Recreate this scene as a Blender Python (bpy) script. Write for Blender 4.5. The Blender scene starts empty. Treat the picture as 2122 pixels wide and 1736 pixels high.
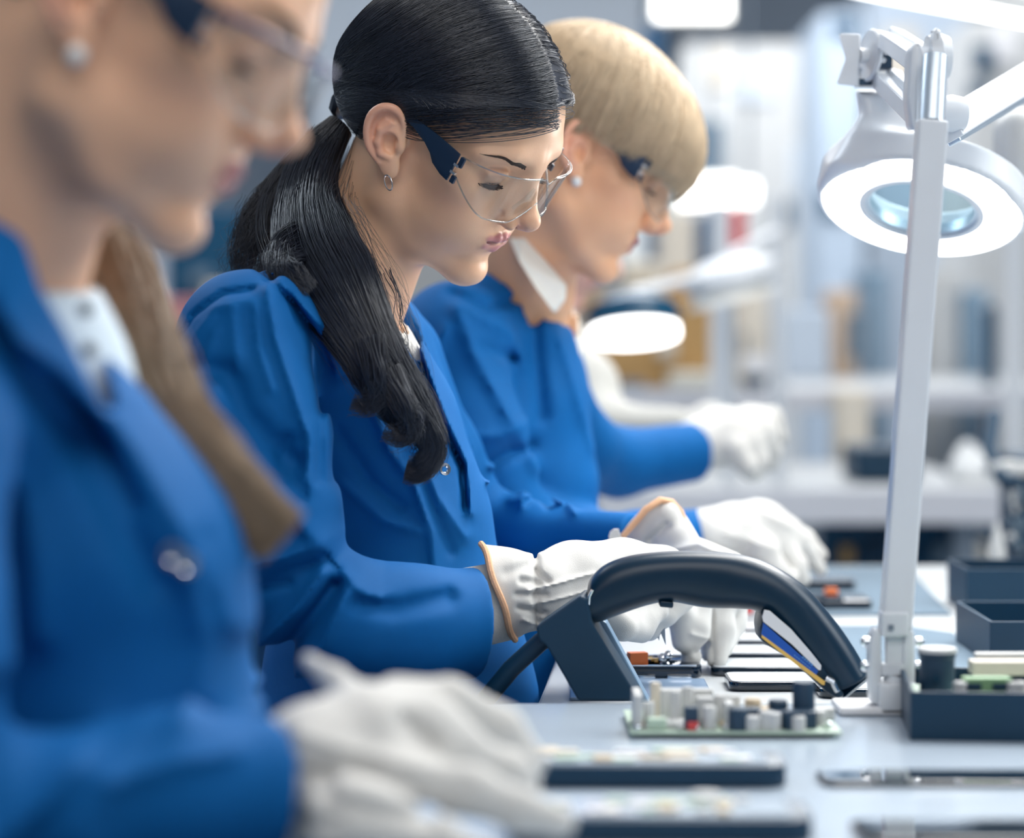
import bpy, bmesh, math, random
import numpy as np
from mathutils import Vector, Matrix
random.seed(4); RNG = np.random.default_rng(7)
SC = bpy.context.scene; COL = SC.collection
ZC = 1.06; F = 5000.0; CX = 1061.0; CY = 700.0
def P(px, py, D): return np.array(((px-CX)*D/F, D, ZC + (CY-py)*D/F))
def M(px, D): return px*D/F
# ---------------------------------------------------------------- materials
MATS = {}
def mat(name, col, rough=.5, metal=0., spec=.5, sss=0., noise=.06, nscale=40., bump=0., bscale=300., trans=0., ior=1.45, coat=0., emit=None, es=0., sheen=0., attr=None, weave=0., sssr=(.012,.004,.002), aniso=0.):
    if name in MATS: return MATS[name]
    m = bpy.data.materials.new(name); m.use_nodes = True; nt = m.node_tree; N = nt.nodes; L = nt.links
    b = N['Principled BSDF']; tc = N.new('ShaderNodeTexCoord')
    b.inputs['Roughness'].default_value = rough; b.inputs['Metallic'].default_value = metal
    b.inputs['Specular IOR Level'].default_value = spec; b.inputs['IOR'].default_value = ior
    b.inputs['Transmission Weight'].default_value = trans; b.inputs['Coat Weight'].default_value = coat
    b.inputs['Sheen Weight'].default_value = sheen
    if aniso: b.inputs['Anisotropic'].default_value = aniso
    if sss:
        b.inputs['Subsurface Weight'].default_value = sss; b.inputs['Subsurface Radius'].default_value = (1., .35, .18); b.inputs['Subsurface Scale'].default_value = sssr[0]
    if emit: b.inputs['Emission Color'].default_value = (*emit, 1); b.inputs['Emission Strength'].default_value = es
    no = N.new('ShaderNodeTexNoise'); no.inputs['Scale'].default_value = nscale; no.inputs['Detail'].default_value = 4; L.new(tc.outputs['Object'], no.inputs['Vector'])
    mr = N.new('ShaderNodeMapRange'); mr.inputs['To Min'].default_value = 1-noise; mr.inputs['To Max'].default_value = 1+noise; L.new(no.outputs['Fac'], mr.inputs['Value'])
    hs = N.new('ShaderNodeHueSaturation'); L.new(mr.outputs['Result'], hs.inputs['Value'])
    if attr:
        a = N.new('ShaderNodeAttribute'); a.attribute_name = attr; L.new(a.outputs['Color'], hs.inputs['Color'])
    else: hs.inputs['Color'].default_value = (*col, 1)
    L.new(hs.outputs['Color'], b.inputs['Base Color'])
    if bump:
        n2 = N.new('ShaderNodeTexNoise'); n2.inputs['Scale'].default_value = bscale; n2.inputs['Detail'].default_value = 3; L.new(tc.outputs['Object'], n2.inputs['Vector'])
        bp = N.new('ShaderNodeBump'); bp.inputs['Strength'].default_value = bump; bp.inputs['Distance'].default_value = .002; L.new(n2.outputs['Fac'], bp.inputs['Height'])
        if weave:
            w = N.new('ShaderNodeTexWave'); w.inputs['Scale'].default_value = weave; w.bands_direction = 'DIAGONAL'; L.new(tc.outputs['Object'], w.inputs['Vector'])
            b2 = N.new('ShaderNodeBump'); b2.inputs['Strength'].default_value = .12; b2.inputs['Distance'].default_value = .0006
            L.new(w.outputs['Fac'], b2.inputs['Height']); L.new(bp.outputs['Normal'], b2.inputs['Normal']); L.new(b2.outputs['Normal'], b.inputs['Normal'])
        else: L.new(bp.outputs['Normal'], b.inputs['Normal'])
    MATS[name] = m; return m
def emis(name, col, s):
    if name in MATS: return MATS[name]
    m = bpy.data.materials.new(name); m.use_nodes = True; nt = m.node_tree; nt.nodes.clear()
    e = nt.nodes.new('ShaderNodeEmission'); o = nt.nodes.new('ShaderNodeOutputMaterial'); n = nt.nodes.new('ShaderNodeTexNoise'); mr = nt.nodes.new('ShaderNodeMapRange')
    n.inputs['Scale'].default_value = 6; mr.inputs['To Min'].default_value = s*.97; mr.inputs['To Max'].default_value = s*1.03
    e.inputs['Color'].default_value = (*col, 1); nt.links.new(n.outputs['Fac'], mr.inputs['Value']); nt.links.new(mr.outputs['Result'], e.inputs['Strength']); nt.links.new(e.outputs[0], o.inputs[0])
    MATS[name] = m; return m
def clear(name, tint=(.96,.98,.98), rough=.02, ior=1.5, extra=0.02):
    if name in MATS: return MATS[name]
    m = bpy.data.materials.new(name); m.use_nodes = True; nt = m.node_tree; nt.nodes.clear(); N = nt.nodes; L = nt.links
    t = N.new('ShaderNodeBsdfTransparent'); t.inputs[0].default_value = (*tint, 1)
    g = N.new('ShaderNodeBsdfGlossy'); g.inputs['Roughness'].default_value = rough
    f = N.new('ShaderNodeFresnel'); f.inputs['IOR'].default_value = ior
    a = N.new('ShaderNodeMath'); a.operation = 'ADD'; a.inputs[1].default_value = extra; a.use_clamp = True
    mx = N.new('ShaderNodeMixShader'); o = N.new('ShaderNodeOutputMaterial')
    ge = N.new('ShaderNodeNewGeometry'); iv = N.new('ShaderNodeMath'); iv.operation = 'SUBTRACT'; iv.inputs[0].default_value = 1; L.new(ge.outputs['Backfacing'], iv.inputs[1]); mu = N.new('ShaderNodeMath'); mu.operation = 'MULTIPLY'
    L.new(f.outputs[0], a.inputs[0]); L.new(a.outputs[0], mu.inputs[0]); L.new(iv.outputs[0], mu.inputs[1]); L.new(mu.outputs[0], mx.inputs[0]); L.new(t.outputs[0], mx.inputs[1]); L.new(g.outputs[0], mx.inputs[2]); L.new(mx.outputs[0], o.inputs[0])
    MATS[name] = m; return m
# ---------------------------------------------------------------- objects
def tag(o, label=None, cat=None, group=None, kind=None):
    if label: o['label'] = label
    if cat: o['category'] = cat
    if group: o['group'] = group
    if kind: o['kind'] = kind
    return o
def empty(name, loc=(0, 0, 0), label=None, cat=None, group=None):
    o = bpy.data.objects.new(name, None); COL.objects.link(o); o.location = Vector([float(v) for v in loc]); o.empty_display_size = .05
    return tag(o, label, cat, group)
def mesh(name, V, Fc, m, parent=None, smooth=True, attr=None, world=True):
    me = bpy.data.meshes.new(name)
    V = np.asarray(V, dtype=np.float32)
    if isinstance(Fc, np.ndarray):
        n = Fc.shape[1]; me.vertices.add(len(V)); me.vertices.foreach_set('co', V.ravel())
        me.loops.add(Fc.size); me.loops.foreach_set('vertex_index', Fc.astype(np.int32).ravel())
        me.polygons.add(len(Fc)); me.polygons.foreach_set('loop_start', np.arange(0, Fc.size, n, dtype=np.int32))
        me.update(calc_edges=True)
    else: me.from_pydata([tuple(map(float, v)) for v in V], [], [tuple(map(int, f)) for f in Fc]); me.update()
    if smooth: me.polygons.foreach_set('use_smooth', np.ones(len(me.polygons), dtype=bool))
    if attr is not None:
        a = me.color_attributes.new('Col', 'FLOAT_COLOR', 'POINT'); a.data.foreach_set('color', np.hstack([attr, np.ones((len(attr), 1))]).astype(np.float32).ravel())
    for mm in (m if isinstance(m, (list, tuple)) else [m]): me.materials.append(mm)
    o = bpy.data.objects.new(name, me); COL.objects.link(o)
    if parent is not None:
        o.parent = parent
        if world:
            lp = world_loc(parent); me.transform(Matrix.Translation(-lp))
    return o
def world_loc(o):
    v = Vector((0, 0, 0))
    while o is not None: v = v + o.location; o = o.parent
    return v
class MB:
    "collects shapes in world space; build() links them as one mesh"
    def __init__(s): s.bm = bmesh.new()
    def _x(s, vs, T): bmesh.ops.transform(s.bm, matrix=T, verts=vs)
    def box(s, c, size, rot=None, bev=0., seg=2):
        r = bmesh.ops.create_cube(s.bm, size=1.)['verts']
        for v in r: v.co = Vector((v.co.x*size[0], v.co.y*size[1], v.co.z*size[2]))
        if bev:
            es = list({e for v in r for e in v.link_edges}); rr = bmesh.ops.bevel(s.bm, geom=es, offset=bev, segments=seg, profile=.5, affect='EDGES')
            r = list({v for f in rr['faces'] for v in f.verts} | {v for v in r if v.is_valid})
            seen = set(r); st = list(r)
            while st:
                v = st.pop()
                for e in v.link_edges:
                    w = e.other_vert(v)
                    if w not in seen: seen.add(w); st.append(w)
            r = list(seen)
        T = Matrix.Translation(Vector([float(x) for x in c])) @ (rot.to_4x4() if rot is not None else Matrix.Identity(4)); s._x(r, T); return s
    def tube(s, pts, rad, seg=12, cap=True, scale=None, closed=False):
        pts = [Vector([float(a) for a in p]) for p in pts]; n = len(pts); rad = rad if hasattr(rad, '__len__') else [rad]*n
        up = None; rings = []
        for i, p in enumerate(pts):
            a = pts[(i-1) % n] if (closed or i) else p; b = pts[(i+1) % n] if (closed or i < n-1) else p
            t = (b-a).normalized()
            if up is None: up = Vector((0, 0, 1)) if abs(t.z) < .9 else Vector((1, 0, 0))
            u = (up - t*up.dot(t)).normalized(); w = t.cross(u); up = u
            sx, sy = scale if scale else (1, 1)
            rings.append([s.bm.verts.new(p + u*(math.cos(q)*rad[i]*sx) + w*(math.sin(q)*rad[i]*sy)) for q in [k*2*math.pi/seg for k in range(seg)]])
        m = n if closed else n-1
        for i in range(m):
            A, B = rings[i], rings[(i+1) % n]
            for k in range(seg): s.bm.faces.new((A[k], A[(k+1) % seg], B[(k+1) % seg], B[k]))
        if cap and not closed: s.bm.faces.new(rings[0][::-1]); s.bm.faces.new(rings[-1])
        return s
    def prism(s, poly, off, bev=0.):
        "poly: list of 3D points, off: extrusion vector"
        poly = [Vector([float(a) for a in p]) for p in poly]; off = Vector([float(a) for a in off])
        A = [s.bm.verts.new(p) for p in poly]; B = [s.bm.verts.new(p+off) for p in poly]; n = len(A)
        fs = [s.bm.faces.new(A), s.bm.faces.new(B[::-1])] + [s.bm.faces.new((A[i], B[i], B[(i+1) % n], A[(i+1) % n])) for i in range(n)]
        bmesh.ops.recalc_face_normals(s.bm, faces=fs)
        if bev: bmesh.ops.bevel(s.bm, geom=list({e for f in fs for e in f.edges}), offset=bev, segments=2, profile=.5, affect='EDGES')
        return s
    def lathe(s, prof, c, axis=(0, 0, 1), seg=32, sx=1.):
        axis = Vector([float(a) for a in axis]).normalized(); Q = Vector((0, 0, 1)).rotation_difference(axis).to_matrix(); c = Vector([float(a) for a in c]); rings = []
        for r, z in prof:
            if r < 1e-6: rings.append([s.bm.verts.new(c + Q @ Vector((0, 0, z)))])
            else: rings.append([s.bm.verts.new(c + Q @ Vector((r*math.cos(k*2*math.pi/seg)*sx, r*math.sin(k*2*math.pi/seg), z))) for k in range(seg)])
        for A, B in zip(rings[:-1], rings[1:]):
            for k in range(seg):
                q = (k+1) % seg
                if len(A) == 1 and len(B) == 1: continue
                if len(A) == 1: s.bm.faces.new((A[0], B[q], B[k]))
                elif len(B) == 1: s.bm.faces.new((A[k], A[q], B[0]))
                else: s.bm.faces.new((A[k], A[q], B[q], B[k]))
        return s
    def sphere(s, c, r, seg=20, sc=(1, 1, 1)):
        v = bmesh.ops.create_uvsphere(s.bm, u_segments=seg, v_segments=seg//2, radius=r)['verts']
        s._x(v, Matrix.Translation(Vector([float(x) for x in c])) @ Matrix.Diagonal((*sc, 1))); return s
    def build(s, name, m, parent=None, smooth=False, angle=.6):
        bmesh.ops.recalc_face_normals(s.bm, faces=s.bm.faces[:])
        me = bpy.data.meshes.new(name); s.bm.to_mesh(me); s.bm.free()
        if smooth:
            for p in me.polygons: p.use_smooth = True
            try: me.set_sharp_from_angle(angle=angle)
            except Exception: pass
        for mm in (m if isinstance(m, (list, tuple)) else [m]): me.materials.append(mm)
        o = bpy.data.objects.new(name, me); COL.objects.link(o)
        if parent is not None: o.parent = parent; me.transform(Matrix.Translation(-world_loc(parent)))
        else:
            co = np.empty(len(me.vertices)*3, dtype=np.float32); me.vertices.foreach_get('co', co); co = co.reshape(-1, 3)
            c = Vector(((co[:, 0].min()+co[:, 0].max())/2, (co[:, 1].min()+co[:, 1].max())/2, co[:, 2].min())); me.transform(Matrix.Translation(-c)); o.location = c
        return o
def one(mb, name, m, label, cat, group=None, kind=None, smooth=False): return tag(mb.build(name, m, None, smooth), label, cat, group, kind)
# ---------------------------------------------------------------- distance fields
f4 = np.float32
def smin(a, b, k): h = np.maximum(k-np.abs(a-b), 0)/k; return np.minimum(a, b) - h*h*k*.25
def smax(a, b, k): return -smin(-a, -b, k)
def ssub(a, b, k): return smax(a, -b, k)
def sph(p, c, r): return np.linalg.norm(p-np.asarray(c, f4), axis=1) - f4(r)
def rotm(rx=0, ry=0, rz=0): return np.array(Matrix.Rotation(rz, 3, 'Z') @ Matrix.Rotation(ry, 3, 'Y') @ Matrix.Rotation(rx, 3, 'X'))
def ell(p, c, r, R=None):
    q = p-np.asarray(c, f4)
    if R is not None: q = q @ np.asarray(R, f4)
    r = np.asarray(r, f4); k0 = np.linalg.norm(q/r, axis=1); k1 = np.linalg.norm(q/(r*r), axis=1); return k0*(k0-1)/np.maximum(k1, 1e-6)
def rc(p, a, b, ra, rb, flat=None):
    a = np.asarray(a, f4); b = np.asarray(b, f4); d = b-a; q = p-a; t = np.clip((q @ d)/max(float(d @ d), 1e-12), 0, 1)
    v = q - t[:, None]*d
    if flat is not None:   # flat=(axis, factor): squash distance along axis
        ax = np.asarray(flat[0], f4); ax = ax/np.linalg.norm(ax); v = v + (v @ ax)[:, None]*ax*(flat[1]-1)
    return np.linalg.norm(v, axis=1) - (f4(ra)*(1-t) + f4(rb)*t)
def pl(p, pts, rs, k=0., flat=None):
    d = None
    if not hasattr(rs, '__len__'): rs = [rs]*len(pts)
    for i in range(len(pts)-1):
        e = rc(p, pts[i], pts[i+1], rs[i], rs[i+1], flat); d = e if d is None else (smin(d, e, k) if k else np.minimum(d, e))
    return d
def bxd(p, c, h, r=0., R=None):
    q = p-np.asarray(c, f4)
    if R is not None: q = q @ np.asarray(R, f4)
    q = np.abs(q)-(np.asarray(h, f4)-f4(r)); return np.linalg.norm(np.maximum(q, 0), axis=1)+np.minimum(q.max(axis=1), 0)-f4(r)
def vnoise(p, s, seed=0):
    "cheap smooth noise: sum of sines"
    r = np.random.default_rng(seed); o = np.zeros(len(p), f4)
    for i in range(7):
        d = r.normal(size=3); d /= np.linalg.norm(d); o += np.sin((p @ d.astype(f4))*f4(s*r.uniform(.6, 1.7)) + f4(r.uniform(0, 6.3)))
    return o/7
def surfnets(fn, lo, hi, h, B=8, lip=1.6):
    lo = np.asarray(lo, float); hi = np.asarray(hi, float); nb = np.maximum(1, np.ceil((hi-lo)/(h*B)).astype(int)); n = nb*B+1
    g = np.stack(np.meshgrid(*[np.arange(k) for k in nb], indexing='ij'), -1).reshape(-1, 3)
    cen = (lo + (g+.5)*B*h).astype(f4); dc = fn(cen); keep = np.abs(dc) < B*h*.87*lip + h
    D = np.ones(n, f4)
    sg = np.sign(dc).reshape(nb); D[:-1, :-1, :-1] = np.repeat(np.repeat(np.repeat(sg, B, 0), B, 1), B, 2)
    D[-1] = D[-2]; D[:, -1] = D[:, -2]; D[:, :, -1] = D[:, :, -2]
    gk = g[keep]; o = np.stack(np.meshgrid(*[np.arange(B+1)]*3, indexing='ij'), -1).reshape(-1, 3)
    need = np.zeros(n, bool)
    for s in range(0, len(gk), 4000):
        I = (gk[s:s+4000, None]*B + o[None]).reshape(-1, 3); need[I[:, 0], I[:, 1], I[:, 2]] = True
    I = np.argwhere(need)
    for s in range(0, len(I), 400000):
        J = I[s:s+400000]; D[J[:, 0], J[:, 1], J[:, 2]] = fn((lo + J*h).astype(f4))
    neg = D < 0
    c = np.zeros(np.array(n)-1, np.uint8)
    for dx in (0, 1):
        for dy in (0, 1):
            for dz in (0, 1): c += neg[dx:n[0]-1+dx, dy:n[1]-1+dy, dz:n[2]-1+dz]
    cells = np.argwhere((c > 0) & (c < 8)); idm = np.full(c.shape, -1, np.int64); idm[tuple(cells.T)] = np.arange(len(cells))
    acc = np.zeros((len(cells), 3)); cnt = np.zeros(len(cells))
    cor = [(dx, dy, dz) for dx in (0, 1) for dy in (0, 1) for dz in (0, 1)]
    val = {k: D[cells[:, 0]+k[0], cells[:, 1]+k[1], cells[:, 2]+k[2]] for k in cor}
    for a in cor:
        for ax in range(3):
            if a[ax]: continue
            b = list(a); b[ax] = 1; b = tuple(b); va, vb = val[a], val[b]; m = (va < 0) != (vb < 0)
            t = np.where(m, va/np.where(m, va-vb, 1), 0); q = np.tile(np.array(a, float), (len(cells), 1)); q[:, ax] += t; acc[m] += q[m]; cnt[m] += 1
    V = lo + (cells + acc/np.maximum(cnt, 1)[:, None])*h
    Q = []
    for ax in range(3):
        u, v = (ax+1) % 3, (ax+2) % 3
        sl0 = [slice(None)]*3; sl1 = [slice(None)]*3; sl0[ax] = slice(0, -1); sl1[ax] = slice(1, None)
        e = np.argwhere(neg[tuple(sl0)] != neg[tuple(sl1)]); e = e[(e[:, u] > 0) & (e[:, v] > 0) & (e[:, u] < n[u]-1) & (e[:, v] < n[v]-1)]
        fl = neg[tuple(e.T)]
        def idx(du, dv): w = e.copy(); w[:, u] -= du; w[:, v] -= dv; return idm[tuple(w.T)]
        q = np.stack([idx(0, 0), idx(1, 0), idx(1, 1), idx(0, 1)], 1); q[~fl] = q[~fl][:, ::-1]
        q = q[(q >= 0).all(1)]; Q.append(q)
    return V.astype(f4), np.concatenate(Q)
def relax(V, Q, it=1, w=.5):
    for _ in range(it):
        A = np.zeros((len(V), 3)); C = np.zeros(len(V))
        for i in range(4):
            j = Q[:, (i+1) % 4]; a = Q[:, i]
            for ax in range(3): A[:, ax] += np.bincount(a, V[j, ax], len(V)) + np.bincount(j, V[a, ax], len(V))
            C += np.bincount(a, minlength=len(V)) + np.bincount(j, minlength=len(V))
        V = V*(1-w) + w*(A/np.maximum(C, 1)[:, None])
    return V.astype(f4)
def field(name, fn, lo, hi, h, m, parent=None, colf=None, sm=1, post=None, lip=1.6):
    V, Q = surfnets(fn, lo, hi, h, lip=lip); V = relax(V, Q, sm)
    if post: V = post(V)
    return mesh(name, V, Q, m, parent, attr=colf(V) if colf else None)
def bounds(pts, pad): pts = np.array(pts); return pts.min(0)-pad, pts.max(0)+pad
def poly2(p2, pts):
    "distance and side from 2D polyline"
    best = None
    for a, b in zip(pts[:-1], pts[1:]):
        a = np.asarray(a, f4); b = np.asarray(b, f4); d = b-a; q = p2-a; t = np.clip((q @ d)/float(d @ d), 0, 1); v = q-t[:, None]*d; dist = np.hypot(v[:, 0], v[:, 1]); s = np.sign(d[0]*q[:, 1]-d[1]*q[:, 0])
        if best is None: best, side = dist, s
        else: m = dist < best; best = np.where(m, dist, best); side = np.where(m, s, side)
    return best, side
def ptin(p2, poly):
    "signed distance to 2D polygon (negative inside)"
    poly = np.asarray(poly, f4); n = len(poly); d = np.full(len(p2), 1e9, f4); ins = np.zeros(len(p2), bool)
    for i in range(n):
        a = poly[i]; b = poly[(i+1) % n]; e = b-a; q = p2-a; t = np.clip((q @ e)/max(float(e @ e), 1e-12), 0, 1); v = q-t[:, None]*e; d = np.minimum(d, np.hypot(v[:, 0], v[:, 1]))
        c = ((a[1] > p2[:, 1]) != (b[1] > p2[:, 1])); x = (b[0]-a[0])*(p2[:, 1]-a[1])/((b[1]-a[1]) if abs(b[1]-a[1]) > 1e-9 else 1e-9)+a[0]; ins ^= c & (p2[:, 0] < x)
    return np.where(ins, -d, d)
def folds(p, D, L):
    "cloth folds: L of (points in pixels at depth D, height mm, width px on the left side, width px on the right side)"
    x = p[:, 0]*F/D + CX; y = CY-(p[:, 2]-ZC)*F/D; q = np.stack([x, y], 1).astype(f4); o = np.zeros(len(p), f4)
    for it_ in L:
        pts, amp, wl, wr = it_[:4]
        pts = np.asarray(pts, float); pad = 3*max(wl, wr); m = (q[:, 0] > pts[:, 0].min()-pad) & (q[:, 0] < pts[:, 0].max()+pad) & (q[:, 1] > pts[:, 1].min()-pad) & (q[:, 1] < pts[:, 1].max()+pad)
        if not m.any(): continue
        if len(it_) > 4: m &= (p[:, 1] > it_[4][0]) & (p[:, 1] < it_[4][1])
        if not m.any(): continue
        d, s = poly2(q[m], pts); w = np.where(s > 0, wl, wr); o[m] += f4(amp*.00145)*(np.exp(-np.sqrt((d/w)**2*1.6+.02)+.14) if amp > 0 else np.exp(-(d/w)**2))
    return f4(.016)*np.tanh(o/f4(.016))
def strands(name, paths, r0, m, parent, taper=.35, seg=3):
    "paths (n,k,3) -> one mesh of thin tapered tubes"
    paths = np.asarray(paths, f4); n, k, _ = paths.shape; T = np.gradient(paths, axis=1); T /= np.maximum(np.linalg.norm(T, axis=2, keepdims=True), 1e-9)
    up = np.array([.13, .93, .31], f4); U = np.cross(T, up); U /= np.maximum(np.linalg.norm(U, axis=2, keepdims=True), 1e-9); W = np.cross(T, U)
    t = np.linspace(0, 1, k); rr = (np.asarray(r0).reshape(-1, 1) * (1-(1-taper)*t**2)[None])[..., None]
    rings = [paths + rr*(U*math.cos(a)+W*math.sin(a)) for a in [i*2*math.pi/seg for i in range(seg)]]
    V = np.stack(rings, 2).reshape(-1, 3); base = (np.arange(n)[:, None, None]*k + np.arange(k-1)[None, :, None])*seg; i = np.arange(seg)[None, None]; j = (i+1) % seg
    Q = np.stack([base+i, base+j, base+seg+j, base+seg+i], -1).reshape(-1, 4)
    return mesh(name, V, Q, m, parent)
def project(pts, fn, it=6, e=5e-4, step=1.):
    sh = pts.shape; p = pts.reshape(-1, 3).astype(f4)
    for _ in range(it):
        d = fn(p); g = np.stack([fn(p+np.array(v, f4)*f4(e))-d for v in ((1, 0, 0), (0, 1, 0), (0, 0, 1))], 1)/e; g /= np.maximum(np.linalg.norm(g, axis=1, keepdims=True), .3); p = p - g*d[:, None]*f4(step)
    return p.reshape(sh)
# ---------------------------------------------------------------- heads (canonical frame: x forward, y left, z up, origin between the ear canals)
def headR(y, p, r):
    y, p, r = map(math.radians, (y, p, r))
    Rx = np.array([[1, 0, 0], [0, math.cos(r), -math.sin(r)], [0, math.sin(r), math.cos(r)]])
    Ry = np.array([[math.cos(p), 0, math.sin(p)], [0, 1, 0], [-math.sin(p), 0, math.cos(p)]])
    Rz = np.array([[math.cos(y), math.sin(y), 0], [-math.sin(y), math.cos(y), 0], [0, 0, 1]])
    return Rz @ Ry @ Rx
EYE = (.0705, .0315, .0150)
def skull(p):
    q = p.copy(); q[:, 1] = np.abs(q[:, 1])
    d = ell(q, (-.006, 0, .045), (.091, .073, .079)); return smin(d, ell(q, (.028, 0, .043), (.063, .060, .056)), .02)
MOUTH = [(.0735, .0330, -.0345), (.0925, .0145, -.0455), (.0990, 0, -.0466)]
def lips_u(q): return pl(q, [(.0745, .0310, -.0355), (.0835, .0225, -.0400), (.0900, .0145, -.0424), (.0940, .0045, -.0414), (.0936, 0, -.0420)], [.0008, .0020, .0025, .0029, .0029], .004)
def lips_l(q): return pl(q, [(.0745, .0305, -.0370), (.0830, .0225, -.0436), (.0886, .0145, -.0484), (.0918, 0, -.0516)], [.0008, .0026, .0036, .0046], .004)
EARC = (-.0015, .0760, .000); EARS = 1.0
def ear_can(e): return np.array(e) @ rotm(0, -.40, 0).T @ rotm(0, 0, -.42).T*EARS + np.array(EARC)
def spl(A, n):
    A = np.array(A, float); out = []
    for t in np.linspace(0, len(A)-1, n):
        i = min(int(t), len(A)-2); f = t-i; p0 = A[max(i-1, 0)]; p1 = A[i]; p2 = A[i+1]; p3 = A[min(i+2, len(A)-1)]; out.append(.5*((2*p1)+(-p0+p2)*f+(2*p0-5*p1+4*p2-p3)*f*f+(-p0+3*p1-3*p2+p3)*f**3))
    return np.array(out)
HELIX = spl([(.010, .000, .002, .0028), (.0125, .0015, .012, .0030), (.010, .003, .022, .0032), (.003, .0045, .0285, .0035), (-.007, .005, .0280, .0036), (-.0155, .0050, .0200, .0035), (-.0185, .0045, .0060, .0033), (-.0160, .0035, -.0080, .0030), (-.0080, .0025, -.0190, .0026)], 26)
def head_field(q0, age=0., neck=None, fat=0., ears=True):
    q = q0.copy(); q[:, 1] = np.abs(q[:, 1])
    d = skull(q0)
    d = smin(d, ell(q, (.034, 0, -.012), (.054, .053, .070)), .022)
    d = smin(d, pl(q, [(-.002, .050, -.020), (.010, .0475, -.050), (.045, .030, -.074), (.074, .008, -.084)], [.016, .0155, .014, .0135], .012), .022)
    d = smin(d, ell(q, (.036, 0, -.050), (.044, .046+fat, .036)), .020)
    d = smin(d, ell(q, (.052, .040, -.006), (.025, .021, .017)), .016)      # cheekbone
    d = smin(d, ell(q, (.054, .030, -.034), (.031+fat, .023+fat, .028)), .018)          # cheek
    d = smin(d, ell(q, (.0820, 0, -.0820), (.0135, .015, .0135)), .014)        # chin
    d = smin(d, ell(q, (.068, 0, -.046), (.0260, .033, .022)), .012)        # mouth mound
    d = smin(d, pl(q, [(.0835, .006, .033), (.0800, .030, .0375), (.066, .048, .033)], [.0065, .0065, .006], .006), .018)
    d = ssub(d, ell(q, (.0965, .0300, .0165), (.0145, .0165, .0115)), .013)     # eye sockets
    d = ssub(d, ell(q, (.0985, .016, .018), (.009, .007, .009)), .010)
    d = ssub(d, ell(q, (.102, 0, -.0665), (.009, .018, .005)), .010)            # under the lip
    d = smin(d, pl(q, [(.0870, 0, .032), (.0975, 0, .010), (.1085, 0, -.009)], [.0072, .0060, .0070], .004), .012)   # bridge
    d = smin(d, rc(q, (.083, .004, .014), (.094, .007, -.016), .008, .0100), .010)
    d = smin(d, sph(q, (.1130, 0, -.0125), .0074), .007)
    d = smin(d, ell(q, (.0985, .0108, -.0195), (.0098, .0060, .0066), rotm(0, .2, .35)), .0045)
    d = smin(d, rc(q, (.1115, 0, -.0185), (.0965, 0, -.0255), .0038, .0035), .004)
    d = ssub(d, ell(q, (.1035, .0062, -.0262), (.0066, .0030, .0042), rotm(0, .3, .4)), .002)
    d = ssub(d, rc(q, (.0880, .0165, -.0165), (.0830, .0285, -.0380), .0014, .0010), .010+0*age) if age else ssub(d, rc(q, (.0925, .0170, -.0165), (.0910, .0200, -.0260), .0010, .0006), .006)
    d = ssub(d, rc(q, (.1015, 0, -.0300), (.1025, 0, -.0385), .0020, .0022), .005)   # philtrum
    d = smin(d, lips_u(q), .0035); d = smin(d, lips_l(q), .0040)
    d = ssub(d, pl(q, MOUTH, [.0008, .0010, .0010]), .0022)
    # eyelids
    lid = sph(q, EYE, .0138)
    lid = smin(lid, pl(q, [(.0800, .0190, .0120), (.0845, .0290, .0205), (.0780, .0420, .0175)], [.0018, .0020, .0018], .004), .004)
    op = ell(q, (.0835, .0315, .0070), (.0100, .0125, .0024), rotm(0, 0, .25)); lid = ssub(lid, op, .0012)
    d = smin(d, lid, .0045)
    d = ssub(d, pl(q, [(.0830, .0195, .0200), (.0858, .0300, .0262), (.0775, .0440, .0215)], [.0006, .0008, .0006]), .0035)
    if ears:
        ex = (q - np.array(EARC, f4))/f4(EARS); e = ex @ rotm(0, 0, -.42).astype(f4) @ rotm(0, -.40, 0).astype(f4)   # ear frame: x fwd, y out, z up
        pin = ell(e, (-.003, .001, .003), (.0165, .0042, .0270)); pin = smin(pin, ell(e, (.002, .001, -.024), (.0080, .0038, .0095)), .006)
        pin = smin(pin, rc(e, (.006, -.014, 0), (.002, -.003, 0), .010, .010), .007)
        hel = pl(e, HELIX[:, :3], HELIX[:, 3], 0)
        pin = ssub(pin, ell(e, (.001, .0070, -.003), (.0082, .0085, .0100)), .003)
        pin = ssub(pin, pl(e, [(.006, .0050, .019), (-.004, .0055, .0220), (-.0115, .0055, .0150), (-.0130, .005, .003)], [.0030, .0030, .0026, .0018]), .002)
        pin = smin(pin, hel, .0022)
        pin = smin(pin, pl(e, [(.002, .0035, .0150), (-.0070, .0042, .0085), (-.0090, .0042, -.0020), (-.0060, .0040, -.0115), (.001, .0036, -.0145)], [.0020, .0026, .0028, .0028, .0026], .003), .0022)
        pin = smin(pin, ell(e, (.0095, .0022, -.0045), (.0045, .0030, .0052)), .003)
        d = smin(d, pin, .003)
    if neck is not None:
        (n0, n1, r0, r1) = neck
        d = smin(d, rc(q0, n0, n1, r0, r1), .026)
    return d
SK = dict(base=(.78, .50, .36), lip=(.52, .16, .17))
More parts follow.
